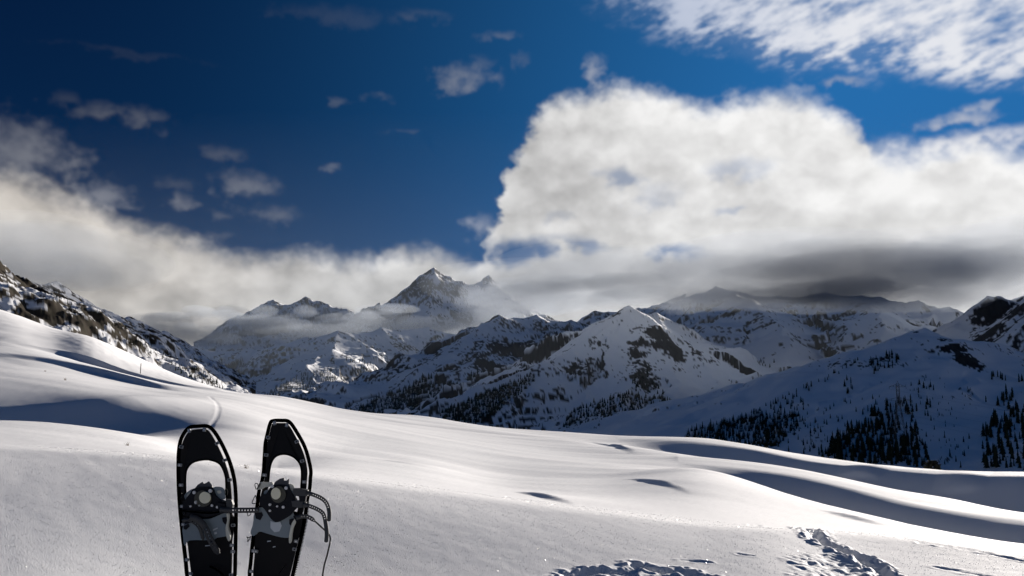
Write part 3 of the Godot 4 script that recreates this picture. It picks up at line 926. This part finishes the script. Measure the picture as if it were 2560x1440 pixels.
	for q in d.cords:
		var line := rounded(v2(q[0]), false, 6)
		var path := []
		for i in line.size(): path.append(on_shoe(line[i].x, line[i].y, lerpf(q[1], q[2], float(i) / (line.size() - 1))))
		put("cord", tube(path, q[3], false, 7, 0.6), rubber_mat, root)

func build_snowshoes() -> void:
	snowshoe("left snowshoe of the pair, its webbing strap reaching across to the other", 529.0, {
		"outline": [470, 1069, 492, 1066, 514, 1066, 530, 1076, 551, 1106, 571, 1146, 584, 1190, 589, 1230, 590, 1290, 589, 1350, 587, 1440, 580, 1500, 558, 1536, 528, 1546, 498, 1536, 478, 1500, 468, 1440, 464, 1400, 457, 1340, 451, 1280, 447, 1220, 446, 1160, 448, 1112, 456, 1086],
		"toe": [476, 1076, 494, 1073, 511, 1073, 524, 1083, 543, 1113, 561, 1150, 574, 1192, 579, 1232, 580, 1262, 580, 1300, 566, 1300, 567, 1250, 566, 1220, 564, 1192, 557, 1171, 546, 1157, 527, 1150, 509, 1149, 484, 1155, 470, 1168, 464.5, 1186, 464, 1230, 466, 1262, 470, 1300, 456, 1300, 453, 1262, 452, 1220, 451, 1162, 453, 1116, 463, 1088],
		"arch": [469, 1290, 466, 1262, 464, 1230, 464.5, 1186, 470, 1168, 484, 1155, 509, 1149, 527, 1150, 546, 1157, 557, 1171, 564, 1192, 566, 1220, 567, 1250, 566, 1290],
		"heel": [459, 1285, 580, 1285, 580, 1350, 578, 1440, 571, 1494, 552, 1526, 528, 1534, 504, 1526, 488, 1496, 478, 1440, 468, 1360],
		"clips": [[472, 1077, 75, true], [510, 1074, 95, true], [455, 1117, 10, false], [544, 1108, -30, false], [452, 1162, 5, true], [564, 1150, -15, false], [455, 1212, 0, true], [576, 1199, -5, false], [458, 1265, 0, true], [585, 1312, 0, false], [461, 1310, 0, true], [582, 1362, 0, true], [584, 1378, 0, true], [470, 1398, 8, true], [479, 1433, 8, true], [580, 1436, 0, false]],
		"body": [484, 1230, 492, 1219, 515, 1215, 538, 1219, 546, 1236, 560, 1248, 572, 1254, 580, 1270, 566, 1280, 540, 1286, 520, 1290, 500, 1284, 474, 1288, 466, 1272, 468, 1252, 476, 1240],
		"crampon": [484, 1228, 493, 1219, 500, 1210, 512, 1202.5, 515, 1207.5, 520, 1206, 528, 1201, 536, 1212, 540, 1224, 543, 1234, 512, 1244, 488, 1240],
		"wings": [[466, 1240, 474, 1228, 490, 1220, 494, 1236, 488, 1246, 476, 1254], [538, 1217, 560, 1217, 568, 1232, 566, 1246, 552, 1244, 542, 1236]],
		"pale": [[472, 1238, 478, 1230, 486, 1229, 485, 1237, 477, 1241], [548, 1226, 556, 1224, 559, 1230, 552, 1232]],
		"boss": [523.0, 1240.0, 14.0, 14.5, 1.6],
		"rivets": [[495, 1228, 4.0], [535, 1224, 4.5], [500, 1252, 4.5], [539, 1260, 3.0], [508, 1259, 3.0], [486, 1262, 2.5], [552, 1264, 3.0]],
		"plate": [461, 1318, 468, 1308, 498, 1296, 529, 1295, 556, 1284, 570, 1281, 576, 1292, 570, 1316, 574, 1336, 548, 1342, 533, 1348, 478, 1349, 466, 1362, 462, 1336],
		"cuts": [[464, 1313, 476, 1307, 479, 1314, 471, 1322, 465, 1320], [560, 1292, 573, 1290, 574, 1299, 568, 1309, 562, 1302]],
		"print": [[536, 1322, 548, 1316, 549, 1319, 537, 1325], [540, 1329, 546, 1327, 547, 1332, 541, 1334], [518, 1326, 522, 1320, 526, 1330, 521, 1336], [518, 1361, 539, 1359.5, 539, 1361.5, 518, 1363]],
		"edge": [[572, 1282, 578, 1284, 577, 1300, 576, 1316, 582, 1338, 578, 1350, 572, 1338, 570, 1316, 574, 1298]],
		"buckles": [[552, 1252, 572, 1256, 574, 1270, 556, 1272], [574, 1244, 588, 1246, 592, 1258, 588, 1268, 576, 1264], [470, 1296, 484, 1292, 490, 1302, 474, 1306]],
		"loops": [[461, 1236, 465, 1231, 467, 1248, 462, 1246], [466, 1277, 473, 1277, 472, 1288, 466, 1287], [572, 1218, 577, 1226, 574, 1236, 570, 1230]],
		"straps": [[[560, 1269, 580, 1271, 612, 1271.5, 656, 1271], 0.042, 0.036, 0.0165, 0.30, 0.97, 0.0095], [[486, 1288, 505, 1294, 522, 1312, 534, 1340, 545, 1362, 556, 1380], 0.040, 0.034, 0.020, 0.35, 0.75, 0.0105], [[468, 1298, 478, 1294, 494, 1300, 508, 1314, 514, 1334, 516, 1346], 0.044, 0.028, 0.011, 0.1, 0.5, 0.01]],
		"cords": [[[528, 1414, 545, 1422, 560, 1434, 574, 1452], 0.012, 0.016, 0.0045], [[466, 1272, 500, 1276, 536, 1278, 566, 1274], 0.036, 0.040, 0.004]],
	})
	snowshoe("right snowshoe of the pair, with loose straps curling off its side", 676.0, {
		"outline": [677, 1053, 698, 1052, 720, 1056, 744, 1088, 761, 1118, 771, 1147, 777, 1176, 776, 1196, 774, 1222, 768, 1250, 762, 1296, 752, 1346, 741, 1394, 731, 1440, 716, 1500, 694, 1536, 668, 1544, 642, 1532, 629, 1500, 624, 1440, 627, 1404, 632, 1352, 641, 1280, 648, 1226, 655, 1202, 659, 1176, 661, 1138, 662, 1108, 666, 1084, 671, 1060],
		"toe": [679, 1059, 698, 1058, 717, 1062, 738, 1093, 754, 1122, 764, 1150, 769, 1177, 768, 1196, 766, 1222, 762, 1246, 758, 1280, 742, 1300, 752, 1240, 753, 1214, 754.5, 1188, 752, 1165, 740, 1147, 722, 1137, 705, 1135.5, 689, 1141, 679, 1155, 674, 1176, 672, 1196, 668, 1222, 658, 1280, 646, 1290, 652, 1240, 659, 1210, 664, 1178, 666, 1140, 667, 1110, 671, 1086, 675, 1066],
		"arch": [657, 1284, 668, 1222, 672, 1196, 674, 1176, 679, 1155, 689, 1141, 705, 1135.5, 722, 1137, 740, 1147, 752, 1165, 754.5, 1188, 753, 1214, 752, 1240, 744, 1290],
		"heel": [644, 1284, 756, 1284, 746, 1346, 735, 1394, 724, 1440, 708, 1496, 690, 1526, 668, 1534, 648, 1522, 638, 1494, 632, 1440, 636, 1386],
		"clips": [[684, 1058, 80, true], [715, 1063, 100, true], [670, 1094, 15, false], [742, 1104, -25, false], [667, 1137, 5, false], [757, 1152, -15, false], [663, 1187, 8, true], [762, 1204, 0, true], [636, 1376, 8, true], [642, 1377, 8, true], [630, 1427, 8, true], [640, 1330, 5, false], [742, 1352, 12, true], [738, 1372, 12, false]],
		"teeth": [768, 1256, 764, 1300, 754, 1350, 743, 1398, 730, 1452],
		"body": [658, 1236, 672, 1232, 682, 1216, 700, 1210, 724, 1214, 736, 1232, 744, 1246, 750, 1262, 738, 1276, 730, 1286, 712, 1297, 698, 1302, 684, 1294, 668, 1270, 656, 1258],
		"crampon": [684, 1224, 690, 1207, 693, 1202, 704, 1195, 714.5, 1192.5, 715, 1199.5, 720, 1200, 727, 1194.5, 726.5, 1206, 729, 1216, 732, 1230, 706, 1236, 690, 1234],
		"wings": [[664, 1228, 676, 1222, 686, 1228, 680, 1240, 668, 1246], [728, 1216, 738, 1222, 744, 1238, 736, 1244, 730, 1234]],
		"pale": [[650, 1218, 656, 1204, 672, 1204, 686, 1204, 684, 1214, 668, 1216, 658, 1222], [726, 1208, 738, 1212, 738, 1224, 730, 1222], [646, 1220, 654, 1204, 657, 1208, 651, 1222]],
		"boss": [698.0, 1230.0, 11.8, 14.5, -1.2],
		"rivets": [[688, 1213, 3.8], [722, 1217, 4.0], [682, 1258, 3.2], [715, 1264, 3.6], [682, 1273, 2.8], [700, 1262, 2.5]],
		"plate": [638, 1287, 646, 1270, 662, 1269, 678, 1285, 697, 1300, 712, 1295, 732, 1279, 740, 1293, 732, 1316, 728, 1340, 706, 1341, 672, 1332, 652, 1327, 638, 1338, 630, 1330, 635, 1312, 637, 1298],
		"cuts": [[641, 1279, 658, 1279, 661, 1287, 655, 1298, 644, 1294], [727, 1296, 738, 1294, 738, 1302, 732, 1312, 727, 1308]],
		"print": [[680, 1300, 692, 1304, 704, 1302, 708, 1312, 702, 1326, 690, 1328, 680, 1318], [672, 1350, 680, 1349, 681, 1351, 672, 1352.5], [686, 1364, 692, 1363, 692, 1365, 686, 1366]],
		"edge": [[744, 1286, 748, 1288, 742, 1306, 736, 1322, 732, 1352, 727, 1352, 728, 1330, 734, 1306, 740, 1296]],
		"buckles": [[740, 1218, 758, 1218, 776, 1222, 776, 1236, 756, 1238, 741, 1234], [736, 1248, 756, 1248, 772, 1252, 770, 1264, 752, 1266, 738, 1262], [740, 1286, 754, 1284, 762, 1292, 748, 1300], [754, 1236, 772, 1236, 770, 1250, 756, 1250]],
		"loops": [[644, 1238, 646, 1236, 648, 1252, 642, 1256, 637, 1254, 640, 1246], [626, 1278, 632, 1274, 634, 1282, 627, 1286], [624, 1338, 630, 1340, 634, 1336, 631, 1344, 626, 1350, 627, 1343], [644, 1208, 650, 1206, 652, 1216, 647, 1220]],
		"straps": [[[772, 1227, 790, 1232, 812, 1241, 826, 1254, 832, 1274, 832, 1296], 0.040, 0.060, 0.0125, 0.12, 0.66, 0.0075], [[764, 1256, 784, 1261, 806, 1270, 818, 1280, 823, 1298, 827, 1324, 826, 1347], 0.040, 0.065, 0.0125, 0.10, 0.55, 0.0075], [[748, 1290, 766, 1286, 782, 1288, 796, 1297], 0.040, 0.050, 0.0125, 0.25, 0.9, 0.0085]],
		"cords": [[[796, 1297, 812, 1312, 824, 1324, 832, 1336, 831, 1352, 824, 1382, 816, 1410, 811, 1442, 806, 1476], 0.05, 0.03, 0.0026], [[716, 1410, 706, 1424, 694, 1440, 686, 1456], 0.014, 0.012, 0.002]],
	})
	
# ---------------------------------------------------------------- trees, pylon and small things
func conifer_crown(tiers: int, slim: float, sd: int) -> ArrayMesh:   # one metre tall, pointed, of drooping ragged tiers
	var g := RandomNumberGenerator.new()
	g.seed = sd
	var st := SurfaceTool.new()
	st.begin(Mesh.PRIMITIVE_TRIANGLES)
	st.set_smooth_group(-1)
	for k in tiers:
		var f := float(k) / tiers
		var y0 := 0.07 + 0.86 * f
		var y1 := minf(y0 + 1.9 / tiers * (1.0 - 0.25 * f), 1.0)
		var reach := slim * (pow(1.0 - f, 0.8) if sd % 2 == 0 else sqrt(1.0 - f * f) * 0.8) * (0.85 + 0.3 * g.randf()) + 0.012
		var n := 9
		var turn := g.randf() * TAU
		var tip := Vector3(g.randf_range(-0.01, 0.01), y1, g.randf_range(-0.01, 0.01))
		var ring := []
		for i in n:
			var a := turn + TAU * i / n
			var r := reach * (g.randf_range(0.75, 1.15) if i % 2 == 0 else g.randf_range(0.35, 0.6))
			ring.append(Vector3(cos(a) * r, y0 - (0.025 if i % 2 == 0 else -0.02) + g.randf_range(-0.012, 0.012), sin(a) * r))
		for i in n:
			st.add_vertex(tip); st.add_vertex(ring[(i + 1) % n]); st.add_vertex(ring[i])
			st.add_vertex(Vector3(0, y0 + 0.02, 0)); st.add_vertex(ring[i]); st.add_vertex(ring[(i + 1) % n])
	st.generate_normals()
	return st.commit()

func trunk_mesh() -> CylinderMesh:
	var c := CylinderMesh.new()
	c.top_radius = 0.008
	c.bottom_radius = 0.022
	c.height = 0.3
	c.radial_segments = 6
	c.rings = 1
	return c

var crowns := []
var trunk: CylinderMesh
var needle: StandardMaterial3D
var bark: StandardMaterial3D

func tree(where: Vector3, tall: float, label: String, group: String) -> void:
	var o := Node3D.new()
	o.name = numbered("conifer_tree")
	add_child(o)
	o.position = where - Vector3(0, 0.04 * tall, 0)
	o.scale = Vector3.ONE * tall
	o.rotation.y = rng.randf() * TAU
	tag(o, label, "tree", group)
	put("trunk", trunk, bark, o).position.y = 0.15
	put("crown", crowns[rng.randi() % crowns.size()], needle, o)

func pick(region: Array) -> Vector2:   # a random place inside a picture polygon
	var poly := PackedVector2Array(v2(region))
	var lo := poly[0]
	var hi := poly[0]
	for p in poly:
		lo = lo.min(p)
		hi = hi.max(p)
	for k in 200:
		var p := Vector2(rng.randf_range(lo.x, hi.x), rng.randf_range(lo.y, hi.y))
		if Geometry2D.is_point_in_polygon(p, poly): return p
	return poly[0]

func build_trees() -> void:
	trunk = trunk_mesh()
	needle = matt(Color(0.020, 0.028, 0.018), 0.9)
	needle.metallic_specular = 0.1
	bark = matt(Color(0.04, 0.03, 0.022), 0.9)
	for k in 5: crowns.append(conifer_crown(8 + k % 3, [0.15, 0.17, 0.20, 0.13, 0.24][k], 900 + k))
	# trees one can tell apart, on the near dome: [region, how many, least and most height in metres, label, group]
	for r in [
			[[2040, 1150, 2070, 1105, 2150, 1060, 2200, 1030, 2290, 1030, 2310, 1090, 2300, 1130, 2340, 1172, 2050, 1160], 120, 8, 18, "dark conifer in the dense grove round the foot of the power pylon", "conifers in the pylon grove"],
			[[2130, 1050, 2200, 1000, 2330, 1010, 2330, 1050, 2200, 1052], 24, 7, 13, "conifer in the loose fringe above the pylon grove", "conifers above the pylon grove"],
			[[2168, 935, 2175, 905, 2200, 882, 2245, 890, 2250, 918, 2200, 940], 34, 5, 11, "small conifer in the clump just left below the dome top", "conifers below the dome top"],
			[[2100, 985, 2110, 955, 2138, 940, 2140, 965, 2125, 990], 10, 6, 11, "conifer in the small knot left of the pylon", "conifers left of the pylon"],
			[[1852, 1044, 2000, 976, 2150, 897, 2152, 905, 2004, 990, 1858, 1056], 44, 5, 10, "small conifer in the row climbing the left ridge of the dome", "conifers along the dome's left ridge"],
			[[2462, 1010, 2520, 985, 2560, 970, 2600, 960, 2600, 1070, 2540, 1060, 2500, 1030], 24, 8, 16, "conifer in the upper stand at the right edge of the picture", "conifers at the upper right edge"],
			[[2440, 1172, 2450, 1090, 2480, 1060, 2540, 1080, 2600, 1080, 2600, 1180, 2470, 1178], 24, 10, 20, "tall dark conifer in the lower right corner stand behind the dunes", "conifers at the lower right edge"],
			[[2270, 960, 2330, 940, 2350, 975, 2290, 985], 10, 5, 9, "dwarf conifer right of the pylon head", "dwarf conifers on the dome"],
			[[2470, 940, 2560, 957, 2600, 955, 2600, 965, 2476, 950], 12, 8, 13, "conifer on the skyline of the dome's right shoulder", "conifers on the right shoulder"]]:
		var spots := []
		for i in r[1]: spots.append(pick(r[0]))
		spots.sort_custom(func(a, b): return a.x < b.x)
		for i in spots.size():
			var g = on_mountain("tree_hill", spots[i].x, spots[i].y)
			var which: String = r[4]
			if spots.size() <= 12: which += ", %s from the left" % ["first", "second", "third", "fourth", "fifth", "sixth", "seventh", "eighth", "ninth", "tenth", "eleventh", "twelfth"][i]
			if g != null: tree(g, rng.randf_range(r[2], r[3]), which, r[5])
	# woods too far or too many to count
	for w in [
			["tree_hill", "dark conifer wood along the foot of the dome's left ridge", [[[1700, 1118, 1720, 1080, 1800, 1062, 1860, 1046, 1990, 1040, 2000, 1066, 1940, 1120, 1860, 1118], 620, 5, 11], [[1860, 1040, 2010, 1000, 2020, 1030, 1900, 1056], 50, 5, 10], [[2050, 1158, 2080, 1110, 2160, 1062, 2230, 1050, 2300, 1090, 2330, 1170], 230, 6, 13], [[2450, 1170, 2460, 1090, 2500, 1040, 2560, 1010, 2600, 1000, 2600, 1180], 90, 7, 15], [[2240, 960, 2420, 930, 2440, 1010, 2300, 1120, 2420, 1140, 2300, 1010], 50, 2, 5], [[1990, 1060, 2060, 1010, 2200, 985, 2330, 1000, 2420, 1080, 2440, 1170, 2350, 1170, 2040, 1130], 120, 3, 8], [[1860, 1118, 1990, 1040, 2060, 1060, 2040, 1140], 60, 4, 9]]],
			["pyramid_mountain", "conifers dotted over the foot of the broad peak", [[[1405, 1080, 1430, 1030, 1560, 985, 1660, 1000, 1720, 1040, 1700, 1095, 1420, 1092], 900, 5, 12], [[1570, 985, 1580, 945, 1620, 930, 1660, 990], 40, 7, 14], [[1650, 990, 1690, 1010, 1780, 1060, 1730, 1080, 1660, 1030], 120, 6, 13]]],
			["clouded_mountain", "small conifers dotted across the snow bowl", [[[1790, 1000, 1800, 930, 1900, 900, 1960, 915, 1980, 960, 1880, 1010], 120, 7, 15]]],
			["valley_ridge_mountain", "dark conifer wood in the valley below the shaded ridge", [[[870, 1035, 940, 1000, 1010, 975, 1130, 958, 1200, 985, 1200, 1070, 880, 1050], 1100, 7, 16], [[1160, 960, 1190, 930, 1215, 950, 1200, 975], 24, 12, 22], [[1000, 985, 1060, 945, 1100, 950, 1060, 985], 40, 12, 22]]],
			["middle_mountain", "conifer wood at the foot of the sunlit mountain", [[[650, 1000, 700, 965, 760, 935, 840, 925, 880, 970, 880, 1030, 720, 1010], 620, 9, 18], [[860, 900, 900, 895, 940, 925, 900, 940], 20, 12, 24]]],
			["left_mountain", "conifers and scrub clinging to the left mountain's rock belt", [[[200, 760, 260, 790, 420, 880, 560, 975, 520, 975, 380, 900, 240, 820], 110, 0.8, 2.0], [[430, 930, 470, 925, 560, 975, 500, 970], 22, 1.2, 2.6], [[440, 880, 480, 915, 560, 972, 540, 972], 16, 1.2, 2.6], [[90, 700, 240, 780, 330, 830, 300, 850, 150, 760], 30, 0.8, 1.8]]],
			["pyramid_mountain", "scattered conifers along the broad peak's left ridge", [[[1100, 1040, 1200, 990, 1330, 940, 1340, 955, 1210, 1060, 1110, 1066], 700, 5, 12]]]]:
		var places := []
		for r in w[2]:
			for i in r[1]:
				var p := pick(r[0])
				var g = on_mountain(w[0], p.x, p.y)
				if g != null: places.append(Transform3D(Basis(Vector3.UP, rng.randf() * TAU).scaled(Vector3.ONE * rng.randf_range(r[2], r[3])), g - Vector3(0, 0.5, 0)))
		var mm := MultiMesh.new()
		mm.transform_format = MultiMesh.TRANSFORM_3D
		mm.mesh = crowns[rng.randi() % crowns.size()]
		mm.instance_count = places.size()
		for i in places.size(): mm.set_instance_transform(i, places[i])
		var o := MultiMeshInstance3D.new()
		o.name = numbered("conifer_wood")
		o.multimesh = mm
		o.material_override = needle
		add_child(o)
		tag(o, w[1], "trees", "", "stuff")

func bar(st: SurfaceTool, a: Vector3, b: Vector3, w: float) -> void:
	var t := (b - a).normalized()
	var side := t.cross(Vector3.UP if absf(t.y) < 0.9 else Vector3.RIGHT).normalized()
	box_into(st, Transform3D(Basis(side, t, side.cross(t)), (a + b) * 0.5), Vector3(w, a.distance_to(b), w))

func bars(list: Array, w: float) -> ArrayMesh:
	var st := SurfaceTool.new()
	st.begin(Mesh.PRIMITIVE_TRIANGLES)
	for q in list: bar(st, q[0], q[1], w)
	return st.commit()

func build_pylon() -> void:
	var base = on_mountain("tree_hill", 2252, 1105)
	if base == null: return
	var d := Vector2(base.x, base.z).length()
	var m := matt(Color(0.10, 0.105, 0.11), 0.6, 0.3)
	var o := Node3D.new()
	o.name = numbered("power_pylon")
	add_child(o)
	o.position = base
	o.rotation.y = -0.25
	tag(o, "steel lattice power pylon with three cross-arms rising from the dark grove", "pylon")
	var top: float = at(2250, 952, d).y - base.y
	var wide := top * 0.10
	var w := 0.34
	var corner := func(sx: float, sz: float, y: float) -> Vector3:
		var f: float = lerpf(1.0, 0.22, minf(y / (top * 0.62), 1.0))
		return Vector3(sx * wide * f, y, sz * wide * f)
	for sx in [-1.0, 1.0]:
		for sz in [-1.0, 1.0]:
			put("leg", bars([[corner.call(sx, sz, -3.0), corner.call(sx, sz, top * 0.62)], [corner.call(sx, sz, top * 0.62), corner.call(sx, sz, top * 0.94)]], w), m, o)
	var braces := []
	var y := 0.0
	while y < top * 0.92:
		var y1 := minf(y + top * lerpf(0.13, 0.055, y / top), top * 0.94)
		for q in [[-1, -1, 1, -1], [1, -1, 1, 1], [1, 1, -1, 1], [-1, 1, -1, -1]]:
			braces.append([corner.call(q[0], q[1], y), corner.call(q[2], q[3], y1)])
			braces.append([corner.call(q[2], q[3], y), corner.call(q[0], q[1], y1)])
		y = y1
	put("lattice", bars(braces, w * 0.55), m, o)
	put("peak", bars([[corner.call(-1, 0, top * 0.94), Vector3(0, top, 0)], [corner.call(1, 0, top * 0.94), Vector3(0, top, 0)]], w * 0.8), m, o)
	for a in [[0.455, 0.21], [0.67, 0.22], [0.90, 0.13]]:
		var ya: float = top * a[0]
		var reach: float = top * a[1]
		put("cross_arm", bars([[Vector3(-reach, ya, 0), Vector3(reach, ya, 0)], [Vector3(-reach, ya, 0), Vector3(0, ya + top * 0.055, 0)], [Vector3(reach, ya, 0), Vector3(0, ya + top * 0.055, 0)], [Vector3(-reach * 0.5, ya, 0), Vector3(-reach * 0.5, ya + top * 0.028, 0)], [Vector3(reach * 0.5, ya, 0), Vector3(reach * 0.5, ya + top * 0.028, 0)]], w * 0.9), m, o)
		for sx in [-1.0, 1.0]:
			put("insulator", bars([[Vector3(sx * reach, ya, 0), Vector3(sx * reach, ya - 2.2, 0)]], 0.25), m, o)
			var wire := []
			var from: Vector3 = o.transform * Vector3(sx * reach, ya - 2.2, 0)
			var to := from + Vector3(420, -62, 330)
			for k in 25:
				var t := k / 24.0
				wire.append(from.lerp(to, t) - Vector3(0, 26.0 * t * (1.0 - t) * 4.0 * 0.5, 0))
			var cable := put("power_cable", tube(wire, 0.05, false, 5), matt(Color(0.22, 0.23, 0.25), 0.5, 0.5))
			tag(cable, "thin power cable sagging rightwards from the %s side of the pylon's %s arm" % ["near" if sx > 0 else "far", ["lowest", "middle", "top"][[0.455, 0.67, 0.90].find(a[0])]], "cable", "cables of the power pylon")

func shrub(label: String, px: float, r: float, tall: float, wide: float, sd: int) -> void:   # a rounded dark evergreen of many small sprays
	var az := azimuth(px, 1165.0)
	var p := Vector3(sin(az) * r, height(profile(az), r), -cos(az) * r)
	var o := Node3D.new()
	o.name = numbered("evergreen_shrub")
	add_child(o)
	o.position = p
	tag(o, label, "shrub")
	var g := RandomNumberGenerator.new()
	g.seed = sd
	var st := SurfaceTool.new()
	st.begin(Mesh.PRIMITIVE_TRIANGLES)
	st.set_smooth_group(-1)
	for k in 1500:
		var f := sqrt(g.randf())
		var y := g.randf()
		var rr := wide * sqrt(maxf(1.0 - pow(y, 2.4), 0.0)) * (0.45 + 0.55 * f) * (0.9 + 0.18 * sin(y * 23.0 + g.randf()))
		var a := g.randf() * TAU
		var c := Vector3(cos(a) * rr, y * tall, sin(a) * rr)
		var out := Vector3(cos(a), 0.5, sin(a)).normalized()
		var side := out.cross(Vector3.UP).normalized().rotated(out, g.randf() * 3.0)
		var s := tall * g.randf_range(0.05, 0.11)
		st.add_vertex(c - side * s * 0.4); st.add_vertex(c + out * s); st.add_vertex(c + side * s * 0.4)
	st.generate_normals()
	put("crown", st.commit(), matt(Color(0.016, 0.018, 0.010), 0.9), o)
	put("trunk", tube([Vector3(0, -0.2, 0), Vector3(0, tall * 0.4, 0), Vector3(0.02, tall * 0.85, 0)], 0.05, false, 7), bark, o)

func tuft(label: String, px: float, py: float, tall: float, sd: int, far := 80.0) -> void:
	var p := ground(px, py, far)
	var g := RandomNumberGenerator.new()
	g.seed = sd
	var st := SurfaceTool.new()
	st.begin(Mesh.PRIMITIVE_TRIANGLES)
	st.set_smooth_group(-1)
	for k in 26:
		var a := g.randf() * TAU
		var lean := Vector3(cos(a), 0, sin(a)) * tall * g.randf_range(0.2, 0.9)
		var foot := Vector3(g.randf_range(-0.3, 0.3), -0.15, g.randf_range(-0.3, 0.3)) * tall
		var w := Vector3(-sin(a), 0, cos(a)) * tall * 0.05
		var tip := foot + lean + Vector3(0, tall * g.randf_range(0.4, 1.0), 0)
		var mid := foot.lerp(tip, 0.5) + Vector3(0, tall * 0.12, 0)
		for v in [foot - w, mid, foot + w, mid - w * 0.7, tip, mid + w * 0.7]: st.add_vertex(v)
	st.generate_normals()
	var o := put("grass_tuft", st.commit(), matt(Color(0.16, 0.11, 0.05), 0.9))
	o.position = p
	tag(o, label, "grass")

func build_crystals() -> void:   # loose ice plates lying on the near snow
	var st := SurfaceTool.new()
	st.begin(Mesh.PRIMITIVE_TRIANGLES)
	st.set_smooth_group(-1)
	for k in range(1, 5):
		for q in [0, k + 1, k]: st.add_vertex(Vector3(cos(TAU * q / 6.0), 0, sin(TAU * q / 6.0)))
	st.generate_normals()
	var m := matt(Color(0.80, 0.80, 0.82), 0.36)
	m.metallic_specular = 0.9
	m.clearcoat_enabled = true
	m.clearcoat = 1.0
	m.clearcoat_roughness = 0.34
	var mm := MultiMesh.new()
	mm.transform_format = MultiMesh.TRANSFORM_3D
	mm.mesh = st.commit()
	mm.instance_count = 40000
	for i in 40000:
		var az := rng.randf_range(-0.58, 0.58)
		var r := 2.3 + 3.4 * pow(rng.randf(), 0.9)
		var n := Vector3(rng.randfn(), absf(rng.randfn()), rng.randfn()).normalized()
		var side := n.cross(Vector3(rng.randf() - 0.5, 0.1, rng.randf() - 0.5).normalized()).normalized()
		mm.set_instance_transform(i, Transform3D(Basis(side, n, side.cross(n)).scaled(Vector3.ONE * rng.randf_range(0.0007, 0.0015)), Vector3(sin(az) * r, height(profile(az), r) + 0.0003, -cos(az) * r)))
	var o := MultiMeshInstance3D.new()
	o.name = numbered("snow_crystals")
	o.multimesh = mm
	o.material_override = m
	add_child(o)
	tag(o, "glinting ice crystals scattered over the near snow", "snow", "", "stuff")

func build_small_things() -> void:
	build_crystals()
	shrub("round dark evergreen just behind the dune edge on the right", 2331, 62.0, 2.9, 0.62, 5)
	shrub("low dark evergreen mound behind the dune crest in the centre right", 1897, 80.0, 2.6, 0.95, 6)
	shrub("small dark evergreen tip showing behind the dune further right of centre", 1984, 80.0, 2.2, 0.5, 8)
	tuft("dry brown grass tuft poking from the drift tip between the snowshoes", 615, 1171, 0.028, 3, 12.0)
	tuft("dry grass speck on the upper left snow slope", 112, 930, 0.10, 4)
	tuft("dry grass speck lower on the left snow slope", 162, 951, 0.10, 9)
	tuft("dry grass speck on the near left drift", 318, 1113, 0.03, 10)
	var p := ground(351, 934, 120.0)
	var st := tube([Vector3(0, -0.2, 0), Vector3(0, 0.3, 0), Vector3(0.01, 0.62, 0)], 0.022, false, 7)
	var o := put("snow_stake", st, matt(Color(0.10, 0.08, 0.06), 0.8))
	o.position = p
	tag(o, "thin dark snow stake standing on the left slope", "stake")

# ---------------------------------------------------------------- scene
func _ready() -> void:
	rng.seed = 7
	var cam := Camera3D.new()
	cam.name = "camera"
	cam.rotation.x = PITCH
	cam.fov = rad_to_deg(2.0 * atan(720.0 / F))
	cam.near = 0.05
	cam.far = 40000.0
	add_child(cam)
	cam.current = true
	var sun := DirectionalLight3D.new()
	sun.name = "sun"
	sun_dir = Vector3(sin(deg_to_rad(SUN_AZ)) * cos(deg_to_rad(SUN_EL)), sin(deg_to_rad(SUN_EL)), -cos(deg_to_rad(SUN_AZ)) * cos(deg_to_rad(SUN_EL)))
	sun.look_at_from_position(Vector3.ZERO, -sun_dir)
	sun.light_energy = 1.5
	sun.light_color = Color(1.0, 0.962, 0.922)
	sun.light_angular_distance = 0.55
	sun.shadow_enabled = true
	add_child(sun)
	var env := Environment.new()
	env.background_mode = Environment.BG_SKY
	var sky := Sky.new()
	var pano := PanoramaSkyMaterial.new()
	pano.panorama = ImageTexture.create_from_image(sky_image())
	sky.sky_material = pano
	env.sky = sky
	env.tonemap_mode = Environment.TONE_MAPPER_LINEAR
	env.tonemap_exposure = EXPOSURE
	env.sdfgi_enabled = true
	env.ssao_enabled = true
	env.ssil_enabled = true
	env.volumetric_fog_enabled = true
	env.volumetric_fog_density = 0.0
	var we := WorldEnvironment.new()
	we.name = "world_environment"
	we.environment = env
	add_child(we)
	print("sky ", Time.get_ticks_msec())

	var snow := matt(Color(0.79, 0.80, 0.815), 0.75)
	snow.metallic_specular = 0.3
	var grain := NoiseTexture2D.new()
	grain.width = 1024
	grain.height = 1024
	grain.seamless = true
	grain.noise = noise(51, 0.10, 4)
	snow.heightmap_enabled = true
	snow.heightmap_texture = grain
	snow.heightmap_scale = 0.11
	snow.uv1_triplanar = true
	snow.uv1_world_triplanar = true
	snow.uv1_scale = Vector3.ONE * 1.3
	build_terrain(snow)
	print("terrain ", Time.get_ticks_msec())
	var floor_mesh := PlaneMesh.new()
	floor_mesh.size = Vector2(36000, 36000)
	var fl := put("valley_floor", floor_mesh, matt(Color(0.78, 0.79, 0.81), 0.9))
	fl.position.y = -270.0
	tag(fl, "deep snow-covered valley floor below the mountains", "", "", "structure")
	build_mountains()
	print("mountains ", Time.get_ticks_msec())
	build_clouds()
	build_snowshoes()
	build_trees()
	build_pylon()
	build_small_things()
	print("done ", Time.get_ticks_msec())
